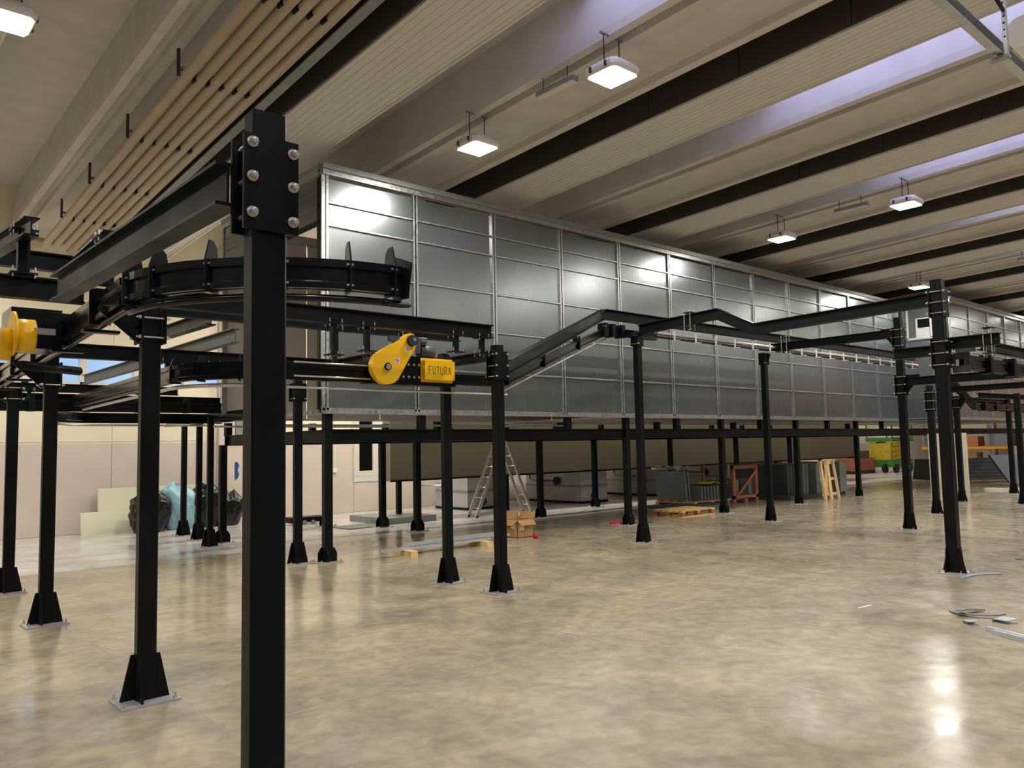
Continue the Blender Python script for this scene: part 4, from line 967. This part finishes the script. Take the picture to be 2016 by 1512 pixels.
for q in ((.3,-.06),(1.8,-.06),(-.06,.3)): MB().cyl((lx+q[0],ly+q[1],.2),(lx+q[0],ly+q[1]+.15,.2),.2,16).build('wheel','rubber',t)
# red machine by the far wall
t = thing('compressor', 'brown-red machine block on skids by the far wall', 'machine', (36.5,17.3,0))
MB().box((35.6,16.9,.15),(37.6,17.8,.7)).build('body','brick_red',t); MB().box((36.3,17.0,.7),(37.3,17.6,1.05)).build('engine','motor',t); MB().box((35.6,16.9,0),(37.6,17.8,.15)).build('skid','rubber',t)
for x_, l in ((37.6,'cream'),(39.4,'white')): pass
# pallet racking at the far right
t = thing('pallet_rack', 'pallet rack with grey uprights and orange beams at the hall end', 'rack', (43,5,0))
for y in (-6,-3.2,-.4,2.4,5.2,8.0,10.8,13.6,16.6):
    for x_ in (42.6,43.6): MB().box((x_-.05,y-.05,0),(x_+.05,y+.05,5.2)).build('upright','rack_grey',t)
    for i in range(6): MB().sweep([(-.015,-.015),(.015,-.015),(.015,.015),(-.015,.015)],[(42.6,y,.2+i*.8),(43.6,y,.95+i*.8)]).build('diagonal','alu',t)
for z in (1.0,2.25,3.5):
    for x_ in (42.55,43.65): MB().box((x_-.03,-6,z),(x_+.03,16.7,z+.13)).build('shelf_beam','orange',t)
rb = random.Random(3); gk = 'cartons stored on the pallet rack'; cnt = 0
cols = [('terracotta','terracotta brown'),('cardboard','tan'),('rack_grey','grey'),('brick_red','dark red'),('sheet_dark','dark grey')]
for z in (0.1,1.14,2.39,3.64):
    y = -5.6
    while y < 15.6:
        wy = rb.uniform(.7,1.2); hh = rb.uniform(.45,.95); mt, nm = cols[rb.randrange(5)]
        single('stored_box', MB().box((42.65,y,z),(43.55,y+wy-.08,z+hh)), mt, nm+' box stored on the rack '+{0.1:'floor level',1.14:'first shelf',2.39:'second shelf',3.64:'third shelf'}[z], 'box', gk+' '+nm+str(z)); y += wy+rb.uniform(.0,.5)
# scraps on the floor at the right
def arcplate(c, r, a0, a1, w, z, th, label, n=14, tilt=0, holes=False):
    mb = MB(); vs = []
    for i in range(n+1):
        a = math.radians(a0+(a1-a0)*i/n)
        for rr, zz in ((r,z),(r+w,z),(r+w,z+th),(r,z+th)): vs.append((c[0]+rr*math.cos(a), c[1]+rr*math.sin(a), zz+tilt*(i/n)))
    fs = [(i*4+j,i*4+(j+1)%4,(i+1)*4+(j+1)%4,(i+1)*4+j) for i in range(n) for j in range(4)]+[(0,1,2,3),(n*4+3,n*4+2,n*4+1,n*4)]
    mb.add(vs, fs)
    t = thing('curved_plate', label, 'plate', (c[0],c[1],0), 'curved steel plates on the floor'); mb.build('plate','galv_dull',t)
    if holes:
        for i in range(4):
            a = math.radians(a0+(a1-a0)*(.12+.1*i)); MB().cyl((c[0]+(r+w/2)*math.cos(a),c[1]+(r+w/2)*math.sin(a),z+th),(c[0]+(r+w/2)*math.cos(a),c[1]+(r+w/2)*math.sin(a),z+th+.001),.012,8).build('hole','label_white',t)
A1, A2 = at_z(1900,1141), at_z(1972,1131)
md = (A1+A2)/2; ch = (A2-A1); nrm = Vector((ch.y,-ch.x,0)).normalized()
cen = md + nrm*.55; r_ = (A1-cen).length; a0 = math.degrees(math.atan2(A1.y-cen.y,A1.x-cen.x)); a1 = math.degrees(math.atan2(A2.y-cen.y,A2.x-cen.x))
if a1-a0 > 180: a1 -= 360
if a1-a0 < -180: a1 += 360
arcplate(cen, r_, a0, a1, .09, .0, .01, 'curved perforated steel plate lying at the foot of the tallest post', holes=True)
rc = at_z(1950,1212)
arcplate(rc+Vector((.05,.1,0)), .20, 100, 250, .05, .0, .012, 'bent flat steel ring on the floor near the shiny clips', tilt=.03)
arcplate(rc+Vector((-.12,-.35,0)), .5, 60, 110, .06, .012, .012, 'long bent steel strip crossing the flat ring', tilt=.05)
def clip(px, label, s, rz):
    p = at_z(*px); t = thing('steel_clip', label, 'clip', p, 'folded shiny steel clips')
    M_ = Matrix.Rotation(rz,3,'Z')
    def B(a, b):
        mb = MB().box(a,b); mb.v = [M_@v + p for v in mb.v]; return mb
    B((-s,-s*.8,0),(s,s*.8,.006)).build('base_leaf','galv_bright',t); B((-s,-s*.8,.03),(s,s*.8,.036)).build('top_leaf','galv_bright',t); B((-s,s*.72,0),(s,s*.8,.036)).build('fold','galv_bright',t)
clip((1912,1230),'small shiny folded steel clip beside the bent ring', .05, -.75)
clip((1978,1226),'large shiny folded steel clip lying across the bent strip', .08, -.2)
e0, e1 = at_z(1944,1238,.02), at_z(2060,1266,.02)
for k_, (dz, l) in enumerate(((.0,'bright steel bar at the picture edge beside the folded clips'),(.0,'second steel bar lying parallel to the bright one'))):
    off = Vector((-.07*k_+.12*k_*0, -.02*k_, 0))*1.0
    single('steel_bar', MB().sweep([(-.02,-.02),(.02,-.02),(.02,.02),(-.02,.02)],[e0+off+(e1-e0)*.12*k_,e1+off]), 'galv_bright', l, 'bar', 'steel bars on the floor')
s0 = at_z(1690,1197,.002); s1 = at_z(1716,1191,.002)
single('paper_strip', MB().sweep([(-.012,-.001),(.012,-.001),(.012,.001),(-.012,.001)],[s0,s1]), 'board', 'small white paper strip lying alone on the floor', 'scrap')
q = at_z(2005,1101); single('offcut_plate', MB().box((q.x-.05,q.y-.2,0),(q.x+.2,q.y+.02,.008)), 'sheet_dark', 'thin dark offcut at the picture edge beyond the curved plate', 'offcut')
for ob in D.objects:
    if '_o' in ob: del ob['_o']
